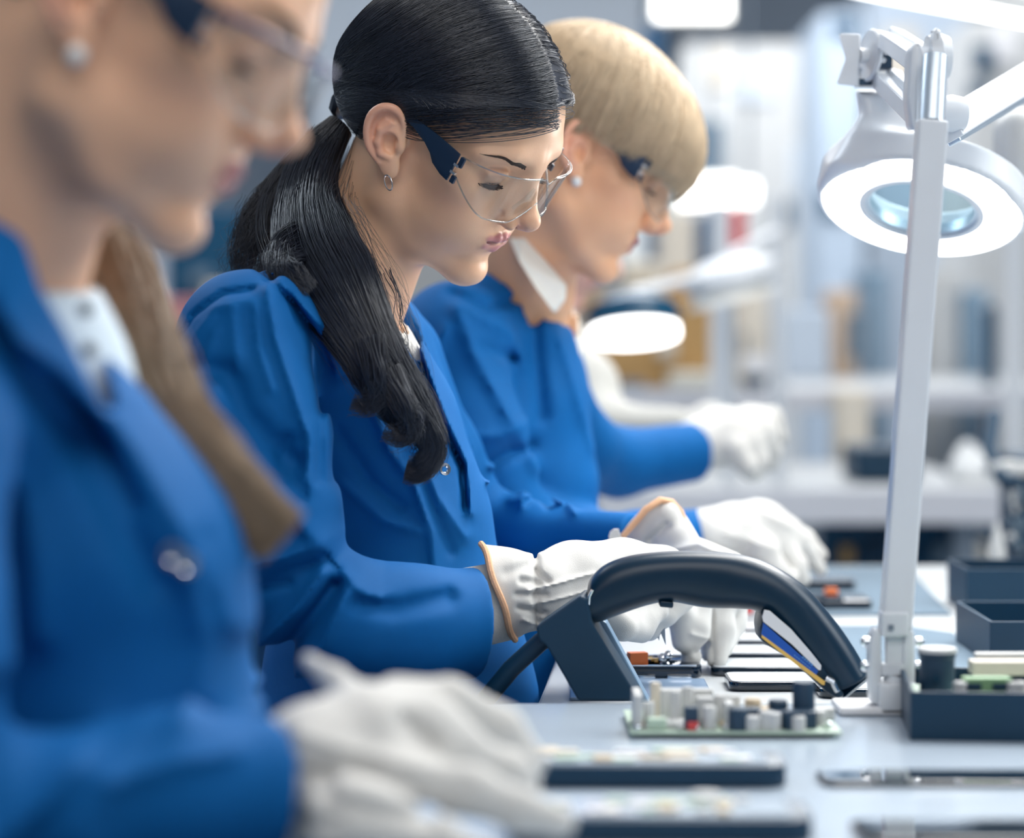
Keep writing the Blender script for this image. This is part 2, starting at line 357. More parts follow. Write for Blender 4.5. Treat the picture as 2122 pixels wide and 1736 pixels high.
def skin_col(V, C, Rm, s, base, lip, blush=(.78, .36, .26), bl=.35):
    q = ((V-C) @ Rm.astype(f4))/s; q[:, 1] = np.abs(q[:, 1]); c = np.tile(np.array(base, f4), (len(V), 1))
    def mix(c, col, w): w = np.clip(w, 0, 1)[:, None]; return c*(1-w)+np.array(col, f4)*w
    c = mix(c, blush, bl*np.exp(-(np.linalg.norm((q-np.array([.060, .044, -.016], f4))/np.array([.022, .02, .018], f4), axis=1))**2))
    c = mix(c, blush, .45*np.exp(-(np.linalg.norm((q-np.array([.108, 0, -.016], f4))/.012, axis=1))**2))
    c = mix(c, blush, .6*np.clip((q[:, 1]-.0735)/.010, 0, 1)*(np.abs(q[:, 0]) < .04))
    m = np.minimum(lips_u(q)-.0004, lips_l(q)-.0004); front = q[:, 0] > .074
    c = mix(c, lip, (1-np.clip(m/.0011, 0, 1))*front)
    ml_ = pl(q, MOUTH, [.0004, .0006, .0006]); c = mix(c, (.22, .05, .05), .8*(1-np.clip((ml_-.0008)/.0012, 0, 1))*front)
    c = mix(c, (.20, .06, .04), .75*(1-np.clip(ell(q, (.1035, .0062, -.0262), (.0070, .0034, .0046), rotm(0, .3, .4))/.0008, 0, 1)))
    el = np.linalg.norm(q-np.array(EYE, f4), axis=1); c = mix(c, (.36, .18, .15), .35*(1-np.clip((np.abs(el-.0138)-.0006)/.002, 0, 1)))
    return c
class Head:
    def __init__(s, C, ypr, scale=1., age=0., fat=0., neck_w=None, nr=(.050, .056)):
        s.C = np.asarray(C, f4); s.R = headR(*ypr); s.s = scale; s.age = age; s.fat = fat
        s.neck = None
        if neck_w is not None: s.neck = (np.array([-.024, 0, -.035]), s.tocan(np.asarray(neck_w)[None])[0], nr[0], nr[1]/scale)
    def tocan(s, p): return ((p-s.C) @ s.R.astype(f4)).astype(f4)/f4(s.s)
    def tow(s, q): return (np.asarray(q, float) @ s.R.T)*s.s + s.C
    def fn(s, p): return head_field(s.tocan(p), s.age, s.neck, s.fat)*f4(s.s)
    def skull_w(s, p, off): return skull(s.tocan(p))*f4(s.s)-f4(off)
# ---------------------------------------------------------------- hair and eyewear on a head
def earcut(q0):
    q = q0.copy(); q[:, 1] = np.abs(q[:, 1]); return ell(q, (-.006, .092, .006), (.021, .0215, .034), rotm(0, -.38, 0))
def hair_cap(H, poly, off, name, m, parent, h=.0022, bulge=None, cut=.004):
    poly = np.array(poly, f4)
    def fn(p):
        q = H.tocan(p); d = skull(q) - f4(off)
        if bulge is not None: d = smin(d, bulge(q), .02)
        d = ssub(d, earcut(q), .006)
        reg = ptin(q[:, [0, 2]], poly); return smax(d, reg, cut)*f4(H.s)
    c = H.C; return fn, field(name, fn, c-.17, c+.17, h, m, parent, sm=2)
def eyebrow(H, parent, m, n=90, k=6, side=-1, r=.00035, z0=.0):
    K = np.array([(.0900, .0150, .0350), (.0885, .0210, .0372), (.0860, .0280, .0395), (.0795, .0390, .0400), (.0660, .0535, .0345)]); K[:, 1] *= side; K[:, 2] += z0
    t = np.linspace(0, 4, 60); A = np.stack([np.interp(t, range(5), K[:, a]) for a in range(3)], 1)
    fn = lambda p: H.fn(p)-f4(.0005); C = project(H.tow(A), fn, 12, step=.7)
    for _ in range(12): C[1:-1] = C[1:-1]*.5+(C[:-2]+C[2:])*.25
    up = (H.R @ np.array([0, 0, 1.])).astype(f4); j = RNG.integers(0, 50, n); wd = (.0030*np.interp(j, [0, 10, 35, 50], [.7, 1, .6, .2]))*RNG.uniform(-1, 1, n); L = RNG.integers(5, 10, n); out = []
    for a in range(n):
        q = []
        for e in np.linspace(0, 1, k): f = min(j[a]+e*L[a], 59); i0 = int(min(f, 58)); q.append(C[i0]*(1-(f-i0))+C[i0+1]*(f-i0) + up*(wd[a]*(1-.55*e)+.0007*e*s_scale(H)))
        out.append(q)
    return strands('eyebrow', np.array(out), r, m, parent)
def s_scale(H): return H.s
def lashes(H, parent, m, side=-1, n=64):
    C = np.array(EYE); out = []
    for i in range(n):
        a = -1+2*i/(n-1); y = C[1]+.0122*a; dx = math.sqrt(max(.0138**2-(y-C[1])**2-.007**2, 1e-6)); b = np.array([C[0]+dx+.0003, y, .0078-.0012*abs(a)])
        L = .0085*(.7+.4*max(0, a))*random.uniform(.85, 1.1); d = np.array([1., .45*a+.15, -.25]); d /= np.linalg.norm(d)
        out.append([b + d*L*t + np.array([0, 0, .0030*t*t-.0018*t]) for t in np.linspace(0, 1, 6)])
    q = np.array(out); q[..., 1] *= side; return strands('eyelashes', H.tow(q.reshape(-1, 3)).reshape(n, 6, 3), .00040, m, parent)
def eyes(H, parent, scl=1.):
    for sd in (-1, 1):
        c = H.tow((EYE[0], sd*EYE[1], EYE[2])); e = MB().sphere(c, .0122*H.s, 24).build('eye', M_EYE, parent, True)
        g = H.R @ np.array([.86, 0, -.50]); MB().lathe([(0, .0130*H.s), (.003, .0127*H.s), (.0055, .0112*H.s)], c, g, 20).build('iris', M_IRIS, e, True)
def earring(H, parent, side=-1, kind='hoop'):
    ec = ear_can((.002, .0055, -.0315)); c = H.tow((ec[0], side*ec[1], ec[2]))
    if kind == 'hoop':
        mb = MB(); f = H.R[:, 0]; u = np.array([0, 0, 1.]); mb.tube([c + .0058*(f*math.cos(a)*.8+u*math.sin(a)) - u*.004 for a in [i*2*math.pi/20 for i in range(20)]], .0006, 8, closed=True); mb.build('earring', M_SILVER, parent, True)
    else: MB().sphere(c-np.array([0, .002, .0]), .0052, 16).build('earring', M_PEARL if kind == 'pearl' else M_SILVER, parent, True)
def lens_pt(u, z, bow=.0):
    "wraparound lens surface: u 0 at the nose, 1 at the hinge"
    y = .070*math.sin(min(u, 1.)*1.35)/math.sin(1.35); x = .1085 - .046*(u**2.3) + bow; return np.array([x + (z-.01)*.08, y, z])
def goggles(H, parent, temple_m, topm=None, label=None):
    g = empty('safety_glasses', H.C.tolist()); g.parent = parent; g.location = Vector(H.C.tolist())-world_loc(parent); tag(g, label)
    us = [i/28 for i in range(29)]
    def top(u): return .030 - .004*u**2 + (-.006*max(0, 1-u/.12)**2)
    def bot(u): return -.0155 + .020*max(0, 1-u/.30)**1.6 + .026*max(0, (u-.55)/.45)**1.5
    for sd in (-1, 1):
        V = []; Fc = []; nz = 10
        for off in (0, -.0016):
            for u in us:
                for j in range(nz+1):
                    z = bot(u)+(top(u)-bot(u))*j/nz; q = lens_pt(u, z, off*(1-.5*u)); q[1] = (q[1]+off*.5*u)*sd; V.append(H.tow(q))
        K = len(us)*(nz+1); ix = lambda i, j, o=0: o*K+i*(nz+1)+j
        for i in range(len(us)-1):
            for j in range(nz): Fc.append((ix(i, j), ix(i+1, j), ix(i+1, j+1), ix(i, j+1))); Fc.append((ix(i, j, 1), ix(i, j+1, 1), ix(i+1, j+1, 1), ix(i+1, j, 1)))
            Fc.append((ix(i, 0), ix(i, 0, 1), ix(i+1, 0, 1), ix(i+1, 0))); Fc.append((ix(i, nz), ix(i+1, nz), ix(i+1, nz, 1), ix(i, nz, 1)))
        for j in range(nz):
            for i in (0, len(us)-1): Fc.append((ix(i, j), ix(i, j+1), ix(i, j+1, 1), ix(i, j, 1)))
        mesh('lens', V, Fc, M_LENS, g)
        rim = [H.tow(np.array([1, sd, 1])*lens_pt(u, bot(u), .0006)) for u in us] ; MB().tube(rim, .0007, 8).build('lens_edge', M_LENSEDGE, g, True)
        rim = [H.tow(np.array([1, sd, 1])*lens_pt(u, top(u), .0006)) for u in us]; MB().tube(rim, .0006 if topm is None else .0016, 8).build('brow_bar' if topm is not None else 'lens_edge', topm or M_LENSEDGE, g, True)
        # nose piece
        MB().tube([H.tow((.1035, sd*.006, .016)), H.tow((.1035, sd*.011, .006)), H.tow((.099, sd*.0165, -.006))], [.0012, .0022, .0014], 8).build('nose_pad', M_LENS, g, True)
        # temple: profile in x,z
        T = [(.0640, .0290), (.0640, .0035), (.0560, .0045), (.0450, .0085), (.0390, .0140), (.0300, .0185), (.0150, .0225), (-.004, .0250), (-.018, .0200), (-.0190, .0240), (-.008, .0300), (.012, .0305), (.040, .0305)]
        ps = [H.tow((x, sd*(.0755 - .06*max(0, x-.05)), z)) for x, z in T]; off = H.R @ np.array([0, sd*.0026, 0])
        MB().prism(ps, off, .0005).build('temple', temple_m, g, True)
        for z in (.0125, .0195): MB().box(H.tow((.0655, sd*.0758, z)), (.005, .003, .0022), Matrix(H.R.tolist())).build('hinge', M_SILVER, g)
        MB().box(H.tow((.0680, sd*.0752, .0235)), (.0045, .003, .0090), Matrix(H.R.tolist()), .0006).build('hinge_block', temple_m, g); MB().box(H.tow((.0680, sd*.0752, .0072)), (.0045, .003, .0065), Matrix(H.R.tolist()), .0006).build('hinge_block', temple_m, g)
    return g
def comb(H, cap_fn, starts, ctrl, T, n_pt=22, off=.001, jit=.0015, w=None):
    "strands lying on the cap from starts via ctrl to T (canonical coordinates)"
    t = np.linspace(0, 1, n_pt)[None, :, None]; S = starts[:, None]; Cc = ctrl[:, None]; E = T[:, None]
    q = S*(1-t)**2 + 2*Cc*t*(1-t) + E*t*t; p = H.tow(q.reshape(-1, 3)); o = np.repeat(RNG.uniform(0, 1, len(starts))*jit+off, n_pt).astype(f4)
    wv = np.repeat(RNG.uniform(0, 6, len(starts)), n_pt)+np.tile(np.linspace(0, 1, n_pt)*7, len(starts)); o = o + (np.sin(wv)*.0004).astype(f4)
    fn = lambda x: cap_fn(x)-o
    return project(p, fn, 6).reshape(len(starts), n_pt, 3)
# ---------------------------------------------------------------- people
M_SKIN = mat('skin', (.78, .5, .36), rough=.40, sss=.10, attr='Col', noise=.03, bump=.06, bscale=900, sssr=(.006,))
M_EYE = mat('eye_white', (.75, .74, .72), .1, noise=.02); M_IRIS = mat('iris_brown', (.07, .035, .02), .1)
M_SILVER = mat('silver', (.8, .8, .82), .2, metal=1.); M_PEARL = mat('pearl', (.85, .84, .82), .2)
M_LENS = clear('lens_plastic', (.95, .965, .97), .03, 1.45, .015); M_LENSEDGE = clear('lens_edge_plastic', (.80, .86, .88), .08, 1.6, .22)
M_COAT = mat('blue_coat_cotton', (.002, .104, .330), rough=.72, spec=.16, sheen=.0, noise=.10, nscale=25, bump=.10, bscale=1400, weave=520)
M_SHIRT = mat('white_shirt_cotton', (.80, .78, .72), .8, noise=.04, bump=.2, bscale=500)
M_SHIRTB = mat('pale_blue_shirt_cotton', (.62, .74, .84), .8, noise=.05, bump=.2, bscale=500)
M_GLOVE = mat('white_glove_cotton', (.62, .61, .585), .85, noise=.03, bump=.25, bscale=1500, sheen=.2)
M_TRIM = mat('orange_stitched_trim', (.80, .46, .27), .8, noise=.1, nscale=400, bump=.4, bscale=900)
M_DARKP = mat('dark_navy_plastic', (.006, .022, .055), .30, spec=.6)
M_BLACKHAIR = mat('dark_hair', (.022, .027, .042), .32, spec=.75, noise=.35, nscale=60)
M_BROWNHAIR = mat('brown_hair', (.30, .215, .14), .42, spec=.5, noise=.3, nscale=60)
M_BLONDE = mat('blonde_hair', (.60, .46, .31), .45, spec=.5, noise=.25, nscale=60)
M_BROW = mat('brow_hair', (.035, .02, .016), .6)
def chain(L):
    return [P(a, b, D) for a, b, D, r in L], [M(r, D) for a, b, D, r in L]
def ch(p, L, k=.02): pts, rs = chain(L); return pl(p, pts, rs, k)
def coatfn(chains, fl, Df, kk=.03, cuts=(), holes=(), cuffs=(), pix=(), noise=.0022, ns=26., seed=1):
    C2 = [(chain(c[0]), c[1], c[2] if len(c) > 2 else None, chain(c[3]) if len(c) > 3 and c[3] else None, c[4] if len(c) > 4 else kk) for c in chains]; H2_ = [(chain(L), k) for L, k in holes]; CU = [(P(*a), P(*b)) for a, b in cuffs]
    def fn(p):
        d = None
        for (pts, rs), k, cut, hol, kj in C2:
            e = pl(p, pts, rs, k)
            if cut: e = smax(e, cut(p), .003)
            if hol: e = smax(e, -pl(p, hol[0], hol[1], 0), .004)
            d = e if d is None else smin(d, e, kj)
        d = d - folds(p, Df, fl) - f4(noise)*vnoise(p, ns, seed)
        for f in cuts: d = smax(d, f(p), .003)
        for (pts, rs), k in H2_: d = smax(d, -pl(p, pts, rs, k), .004)
        for poly, ymax, Dp in pix:
            x = p[:, 0]*F/p[:, 1] + CX; y = CY-(p[:, 2]-ZC)*F/p[:, 1]; w = ptin(np.stack([x, y], 1).astype(f4), poly)*f4(Dp/F)*.9
            d = smax(d, -smax(w, p[:, 1]-f4(ymax), .004), .003)
        return d
    return fn
def capplane(a, b, keep_left=True, k=.02, near=None):
    "half-space cut active only near the cuff: a, b = (px,py,D) inner point and outer point; removes what lies past b"
    a = P(*a); b = P(*b); n = (b-a)/np.linalg.norm(b-a)
    def f(p):
        s = (p-b.astype(f4)) @ n.astype(f4); r = np.linalg.norm(p-b.astype(f4), axis=1) - f4(near or .12); return np.minimum(s, -r) if False else np.where(r < 0, s, -np.abs(r)-.01).astype(f4)
    return f
def fieldchain(name, fn, L, pad, h, m, parent, **kw):
    kw.setdefault('lip', 2.6 if name == 'coat' else 1.8)
    pts = []; 
    for l in L:
        c, r = chain(l); pts += [q-x for q, x in zip(c, r)] + [q+x for q, x in zip(c, r)]
    lo, hi = bounds(pts, pad); return field(name, fn, lo, hi, h, m, parent, **kw)
def person(label, loc, group='assembly workers sitting in a row at the bench'): return empty('person', loc, label, 'person', group)
def body_mesh(H, parent, torso, h, base, lip, h2=.006, crop=.13):
    "one mesh: fine head and neck, coarser trunk and arms that run inside the clothes"
    c = H.C; V, Q = surfnets(H.fn, c-np.array([crop+.01, crop, .215 if crop > .12 else .2]), c+np.array([crop, crop, .14]), h); V = relax(V, Q, 1)
    col = skin_col(V, H.C, H.R, H.s, base, lip)
    fn = lambda p: np.min([pl(p, *chain(L)) for L in torso], axis=0); pts = []
    for l in torso:
        a, r = chain(l); pts += [q-x for q, x in zip(a, r)] + [q+x for q, x in zip(a, r)]
    lo, hi = bounds(pts, .01); V2, Q2 = surfnets(fn, lo, hi, h2); V2 = relax(V2, Q2, 1); col2 = np.tile(np.array(base, f4), (len(V2), 1))
    return mesh('body', np.vstack([V, V2]), np.vstack([Q, Q2+len(V)]), M_SKIN, parent, attr=np.vstack([col, col2]))
def ring_on(pts, rad, name, m, parent): return MB().tube(pts, rad, 8, closed=True).build(name, m, parent, True)
def button(c, r, parent, m=None, n=(.5, -.8, .1)):
    n = np.array(n)/np.linalg.norm(n)
    return MB().lathe([(r*.45, 0), (r*.6, .0012), (r, .0015), (r, -.0005), (r*.8, -.001)], c, n, 24, ).build('button', m or M_SILVER, parent, True)
FNW = {}
# ================= middle woman =================
W2 = person('dark-haired woman with long ponytail and clear safety glasses, in sharp focus, blue coat', (P(700, 1500, 2.1)[0], 2.1, .0))
H2 = Head(P(918, 280, 2.06), (28, 36, 9), 1.0, neck_w=P(706, 660, 2.10), nr=(.046, .052))
body_mesh(H2, W2, [[(706, 640, 2.10, 118), (700, 760, 2.1, 130), (760, 1100, 2.1, 150), (770, 1480, 2.1, 170)], [(700, 740, 2.1, 60), (530, 740, 1.94, 70), (575, 1180, 1.90, 60), (980, 1275, 1.97, 40), (1080, 1230, 2.0, 36)], [(700, 740, 2.1, 50), (800, 760, 2.22, 40), (960, 1080, 2.35, 30), (1100, 1112, 2.32, 22), (1310, 1112, 2.25, 20)]], .0009, (.87, .52, .33), (.62, .25, .24))
eyes(H2, W2); lashes(H2, W2, M_BROW, -1); lashes(H2, W2, M_BROW, 1, 24); eyebrow(H2, W2, M_BROW, 320, r=.00028, z0=-.003); eyebrow(H2, W2, M_BROW, 160, side=1, r=.00022, z0=-.003); earring(H2, W2)
goggles(H2, W2, M_DARKP, None)
c2 = [([(668, 730, 2.06, 184), (742, 900, 2.09, 205), (790, 1100, 2.105, 222), (815, 1300, 2.11, 245), (825, 1450, 2.10, 280), (800, 1640, 2.06, 280)], .02),
      ([(712, 735, 2.20, 165), (752, 900, 2.22, 195), (790, 1100, 2.23, 218), (815, 1300, 2.23, 245), (825, 1450, 2.22, 275), (800, 1640, 2.2, 270)], .02),
      ([(720, 690, 2.08, 90), (610, 665, 2.00, 105), (515, 705, 1.93, 138)], .02), ([(720, 690, 2.1, 80), (800, 720, 2.23, 92)], .02),
      ([(515, 705, 1.93, 142), (528, 880, 1.90, 138), (560, 1060, 1.89, 124), (580, 1190, 1.89, 108)], .03, None, None, .014),
      ([(585, 1200, 1.89, 112), (720, 1290, 1.90, 108), (840, 1295, 1.925, 108), (1020, 1290, 1.97, 118)], .03, capplane((840, 1290, 1.95), (978, 1290, 1.97), near=.09), [(930, 1287, 1.96, 92), (1040, 1287, 1.98, 108)], .008),
      ([(830, 740, 2.25, 90), (900, 950, 2.34, 85), (990, 1085, 2.36, 72), (1100, 1104, 2.32, 50), (1330, 1106, 2.25, 44)], .03, capplane((1100, 1112, 2.32), (1305, 1112, 2.25), near=.07), None, .012)]
F2A = [([(372, 735), (420, 655), (480, 612), (540, 602)], -4, 6, 6), ([(425, 700), (470, 640), (540, 625)], 4, 20, 16), ([(470, 690), (450, 760)], 3, 20, 20), ([(550, 640), (560, 720), (590, 800)], 4, 14, 18), ([(480, 800), (560, 900), (640, 1000)], 4, 18, 26), ([(620, 900), (600, 960), (650, 1010)], -3, 14, 14), ([(700, 800), (720, 900), (700, 980)], -4, 18, 18),
      ([(572, 605), (592, 700), (630, 800), (664, 900), (660, 975)], 9, 14, 30), ([(612, 625), (655, 720), (672, 840)], -8, 22, 16), ([(545, 560), (600, 610), (650, 680), (676, 760), (680, 980)], -5, 8, 8), ([(600, 600), (690, 690), (740, 760)], 4, 12, 14),
      ([(436, 775), (470, 870), (530, 940), (640, 1052), (680, 1105)], 12, 16, 40), ([(440, 765), (500, 775), (530, 850), (620, 950)], -10, 35, 30), ([(505, 640), (520, 760)], 4, 25, 18), ([(395, 690), (388, 760), (400, 860)], 5, 8, 14),
      ([(500, 1160), (600, 1132), (682, 1106)], 11, 14, 16), ([(520, 1200), (600, 1165), (672, 1140)], -3, 16, 12), ([(560, 1190), (620, 1180)], -4, 12, 10), ([(690, 1160), (640, 1230), (530, 1340)], 12, 16, 14), ([(710, 1190), (650, 1270), (560, 1390)], -9, 14, 18), ([(730, 1165), (770, 1205), (800, 1215)], 6, 14, 16), ([(735, 1200), (690, 1300), (600, 1410)], 10, 18, 22), ([(760, 1220), (830, 1240), (930, 1225)], -5, 20, 18), ([(520, 1320), (600, 1380)], -5, 20, 20)]
F2B = [([(762, 842), (800, 940), (850, 1010), (885, 1110), (895, 1200)], 6, 10, 30), ([(855, 930), (900, 1040), (960, 1130)], 4, 14, 14), ([(835, 690), (862, 760), (905, 880), (950, 985), (958, 1070)], -6, 5, 7), ([(846, 680), (874, 752), (918, 872), (964, 975), (972, 1080)], 5, 7, 10), ([(870, 1000), (900, 1090), (930, 1160)], -3, 12, 10), ([(690, 900), (760, 1010), (820, 1060)], -4, 14, 16), ([(700, 1010), (790, 1090), (860, 1110)], 4, 16, 14)]
F2C = [([(1010, 1020), (1060, 1015), (1095, 1050), (1080, 1110)], 5, 8, 10), ([(1040, 1060), (1075, 1035)], -6, 9, 9), ([(1060, 1100), (1120, 1080), (1180, 1100)], 5, 8, 8), ([(1120, 1060), (1150, 1110)], -5, 9, 9), ([(1180, 1080), (1210, 1120)], 4, 9, 9), ([(530, 540), (590, 560), (565, 590)], -4, 7, 7)]
f2 = [(*a, (0, 1.99)) for a in F2A] + [(*a, (1.985, 9)) for a in F2B] + [(*a, (1.9, 9)) for a in F2C]
neck2 = lambda p: -(rc(p, P(800, 420, 2.08), P(706, 680, 2.10), .044, .052) - f4(.0035))
fn2 = coatfn(c2, f2, 1.95, cuts=[neck2],
             pix=[([(780, 540), (832, 592), (853, 640), (872, 700), (866, 752), (842, 722), (812, 660), (796, 600)], 2.17, 2.0)])
fieldchain('coat', fn2, [c[0] for c in c2], .035, .0026, M_COAT, W2, sm=1)
sh = lambda p: smax(smax(ch(p, [(684, 730, 2.10, 172), (744, 900, 2.14, 194), (760, 1100, 2.15, 180)]), -(rc(p, P(800, 420, 2.08), P(712, 700, 2.10), .045, .0525)), .002), p[:, 2]-f4(P(0, 632, 2.0)[2]), .003)
field('shirt', sh, P(560, 640, 2.0)-np.array([0, .12, .25]), P(930, 600, 2.25)+.03, .004, M_SHIRT, W2)
tcf = lambda p: smax(ch(p, [(900, 1275, 1.965, 86), (1040, 1246, 1.995, 82)]), -ch(p, [(1035, 1240, 2.0, 60), (1090, 1240, 2.0, 70)]), .002)
button(P(921, 972, 2.0), .0052, W2)
# gloves
def glovefn(chains, k=.012, fl=(), D=2., cut=None, hol=None, nz=.0007):
    C2 = [chain(L) for L in chains]
    def fn(p):
        d = None
        for pts, rs in C2: e = pl(p, pts, rs, .006); d = e if d is None else smin(d, e, k)
        d = d - folds(p, D, fl) - f4(nz)*vnoise(p, 160, 3) - f4(.0008)*vnoise(p, 60, 5)
        if cut: d = smax(d, cut(p), .002)
        if hol is not None: d = smax(d, -hol(p), .002)
        return d
    return fn
g = [[(985, 1227, 1.985, 102), (1040, 1228, 1.99, 92), (1110, 1226, 2.0, 76), (1190, 1205, 2.03, 82), (1290, 1195, 2.06, 78), (1370, 1195, 2.08, 62)],
     [(1290, 1240, 2.05, 45), (1300, 1290, 2.06, 32), (1345, 1302, 2.07, 26)], [(1330, 1220, 2.06, 40), (1350, 1272, 2.08, 26), (1400, 1252, 2.09, 22)], [(1300, 1230, 2.03, 36), (1290, 1268, 2.02, 30), (1340, 1282, 2.04, 24), (1366, 1268, 2.05, 20)], [(1370, 1180, 2.08, 40), (1420, 1225, 2.09, 28), (1385, 1275, 2.07, 20)], [(1240, 1250, 2.0, 36), (1290, 1300, 2.0, 26), (1330, 1310, 2.03, 22)]]
gf = [([(1110, 1180), (1135, 1200)], -3, 6, 6), ([(1095, 1215), (1230, 1190)], 2.5, 4, 4), ([(1100, 1245), (1220, 1225)], 2, 4, 4), ([(1080, 1195), (1120, 1205)], -3, 7, 7), ([(1070, 1222), (1130, 1228)], -3, 6, 6), ([(1075, 1250), (1125, 1265)], -3, 6, 6), ([(1085, 1275), (1120, 1295)], 3, 6, 6), ([(1050, 1180), (1090, 1170)], -2, 12, 12), ([(1110, 1160), (1112, 1290)], -3.5, 9, 9)]
cutg = capplane((1110, 1226, 2.0), (1008, 1226, 1.985), near=.10); holg = lambda p: ch(p, [(960, 1227, 1.985, 112), (1045, 1228, 1.99, 70)])
def slant(p):  # cuff edge leans: top further left
    x = p[:, 0]*F/1.99+CX; y = CY-(p[:, 2]-ZC)*F/1.99; e = 996+(y-1125)*.33; return ((e-x)*f4(1.99/F)).astype(f4)
gl = fieldchain('glove', glovefn(g, .012, gf, 1.99, cut=slant, hol=holg), g, .006, .0013, M_GLOVE, W2)
el = []
for i in range(40):
    a = i*2*math.pi/40; yy = 1226+99*math.sin(a); el.append(P(999+(yy-1125)*.33+2.5*math.sin(5*a), yy, 1.985-.038*math.cos(a)))
ring_on(el, .0028, 'glove_trim', M_TRIM, gl)
field('shirt_cuff', tcf, P(850, 1400, 1.90), P(1110, 1120, 2.06)+.01, .0018, M_SHIRT, W2)
g = [[(1340, 1100, 2.24, 46), (1385, 1100, 2.23, 56), (1420, 1130, 2.21, 50), (1480, 1175, 2.18, 58), (1500, 1215, 2.17, 50)], [(1345, 1085, 2.23, 44), (1385, 1070, 2.22, 36)],
     [(1455, 1215, 2.15, 34), (1442, 1300, 2.13, 28), (1432, 1365, 2.13, 21)], [(1490, 1225, 2.16, 34), (1492, 1300, 2.15, 29), (1486, 1365, 2.14, 22)], [(1525, 1215, 2.19, 32), (1520, 1290, 2.18, 26), (1500, 1340, 2.16, 20)], [(1410, 1190, 2.14, 34), (1408, 1270, 2.12, 25), (1412, 1330, 2.12, 20)], [(1455, 1200, 2.2, 34), (1470, 1300, 2.2, 24), (1470, 1355, 2.19, 19)]]
gf = [([(1430, 1330), (1455, 1318)], -2.5, 7, 7), ([(1420, 1290), (1450, 1300)], 2, 7, 7), ([(1380, 1140), (1440, 1120), (1500, 1145)], 2.5, 9, 9), ([(1350, 1120), (1380, 1090)], -2.5, 8, 8), ([(1466, 1240), (1466, 1370)], -1.5, 4, 4)]
def cutl(p):
    x = p[:, 0]*F/2.23+CX; y = CY-(p[:, 2]-ZC)*F/2.23; return (ptin(np.stack([x, y], 1).astype(f4), [(1282, 1142), (1284, 1110), (1338, 1052), (1372, 1032), (1395, 1036), (1422, 1070), (1445, 1112), (1560, 1150), (1600, 1400), (1350, 1400), (1330, 1200)])*f4(2.23/F)*.9).astype(f4)
gl = fieldchain('glove', glovefn(g, .010, gf, 2.2, cut=cutl), g, .02, .0013, M_GLOVE, W2)
MB().tube([P(a, b, D) for a, b, D in [(1284, 1132, 2.22), (1292, 1110, 2.205), (1338, 1056, 2.205), (1368, 1036, 2.21), (1392, 1040, 2.215), (1412, 1060, 2.21), (1422, 1080, 2.205)]], [.0025, .0030, .0034, .0034, .003, .0022, .0014], 10).build('glove_trim', M_TRIM, gl, True)
lt = MB().prism([P(a, b, 2.185) for a, b in [(1261, 1112), (1264, 1102), (1272, 1096), (1282, 1096), (1286, 1110), (1293, 1128), (1306, 1148), (1276, 1142), (1265, 1132)]], (0, .002, 0), .0006).build('glove_label', M_SHIRT, gl)
for k in range(5):
    MB().box(P(1277+k*1.5, 1120+k*4.2, 2.1842), (.0019, .0004, .0011), Matrix.Rotation(-.4, 3, 'Y')).build('label_print', M_BROW, lt); MB().box(P(1285+k*1.9, 1123+k*4.2, 2.1842), (.0007, .0004, .0013), Matrix.Rotation(-.4, 3, 'Y')).build('label_print', M_BROW, lt)
# hair
HP = [(.105, .088), (.083, .083), (.066, .074), (.048, .060), (.030, .050), (.016, .046), (.004, .053), (-.014, .056), (-.034, .048), (-.044, .020), (-.043, -.018), (-.044, -.048), (-.060, -.064), (-.13, -.062), (-.14, .16), (.10, .16)]
def bulge2(q): return ell(q, (-.040, 0, .030), (.075, .070, .070)) - f4(.004)
capf, _c = hair_cap(H2, HP, .0055, 'hair', M_BLACKHAIR, W2, .0020, bulge2)
capf_free = lambda p: ssub(smin(H2.skull_w(p, .0055), bulge2(H2.tocan(p)), .02), earcut(H2.tocan(p)), .006)
S = []; Cn = []; E = []; n = 3400
for i in range(n):
    sd = -1 if i % 8 < 7 else 1; u = random.random()
    if i % 3: x = .088-.176*u**.9; s = (x, sd*(.001+.004*random.random()), .046+.080*math.sqrt(max(0, 1-((x+.004)/.095)**2))); c = (min(x-.020, .03 if u > .4 else 1), sd*.094, .062-.008*u+random.uniform(-.026, .024)); e = (-.103+random.uniform(-.004, .004), sd*random.uniform(0, .022), -.022+random.uniform(-.022, .022))
    else:
        v = random.random()**.8; s = (.088-.078*v, sd*(.010+.062*min(1, v*1.15)), .0835-.046*v**1.15+random.uniform(0, .004)); c = (-.006+.02*(1-v), sd*.098, .058-.006*v+random.uniform(-.010, .012)); e = (-.100, sd*random.uniform(0, .03), -.030+random.uniform(-.020, .016))
    S.append(s); Cn.append(c); E.append(e)
pa = comb(H2, capf_free, np.array(S), np.array(Cn), np.array(E), 24, .0004, .0022); strands('hair_strands', pa, RNG.uniform(.00020, .00042, n), M_BLACKHAIR, _c)
S = []; Cn = []; E = []
for i in range(700):
    v = random.random(); sd = -1 if i % 6 else 1; s = (-.030-.02*v, sd*.070, .02-.07*v); c = (-.070, sd*.075, .0-.045*v); S.append(s); Cn.append(c); E.append((-.102, sd*random.uniform(0, .02), -.03-.02*random.random()))
pa = comb(H2, capf_free, np.array(S), np.array(Cn), np.array(E), 14, .0005, .0015); strands('hair_strands', pa, RNG.uniform(.0002, .0004, 700), M_BLACKHAIR, _c)
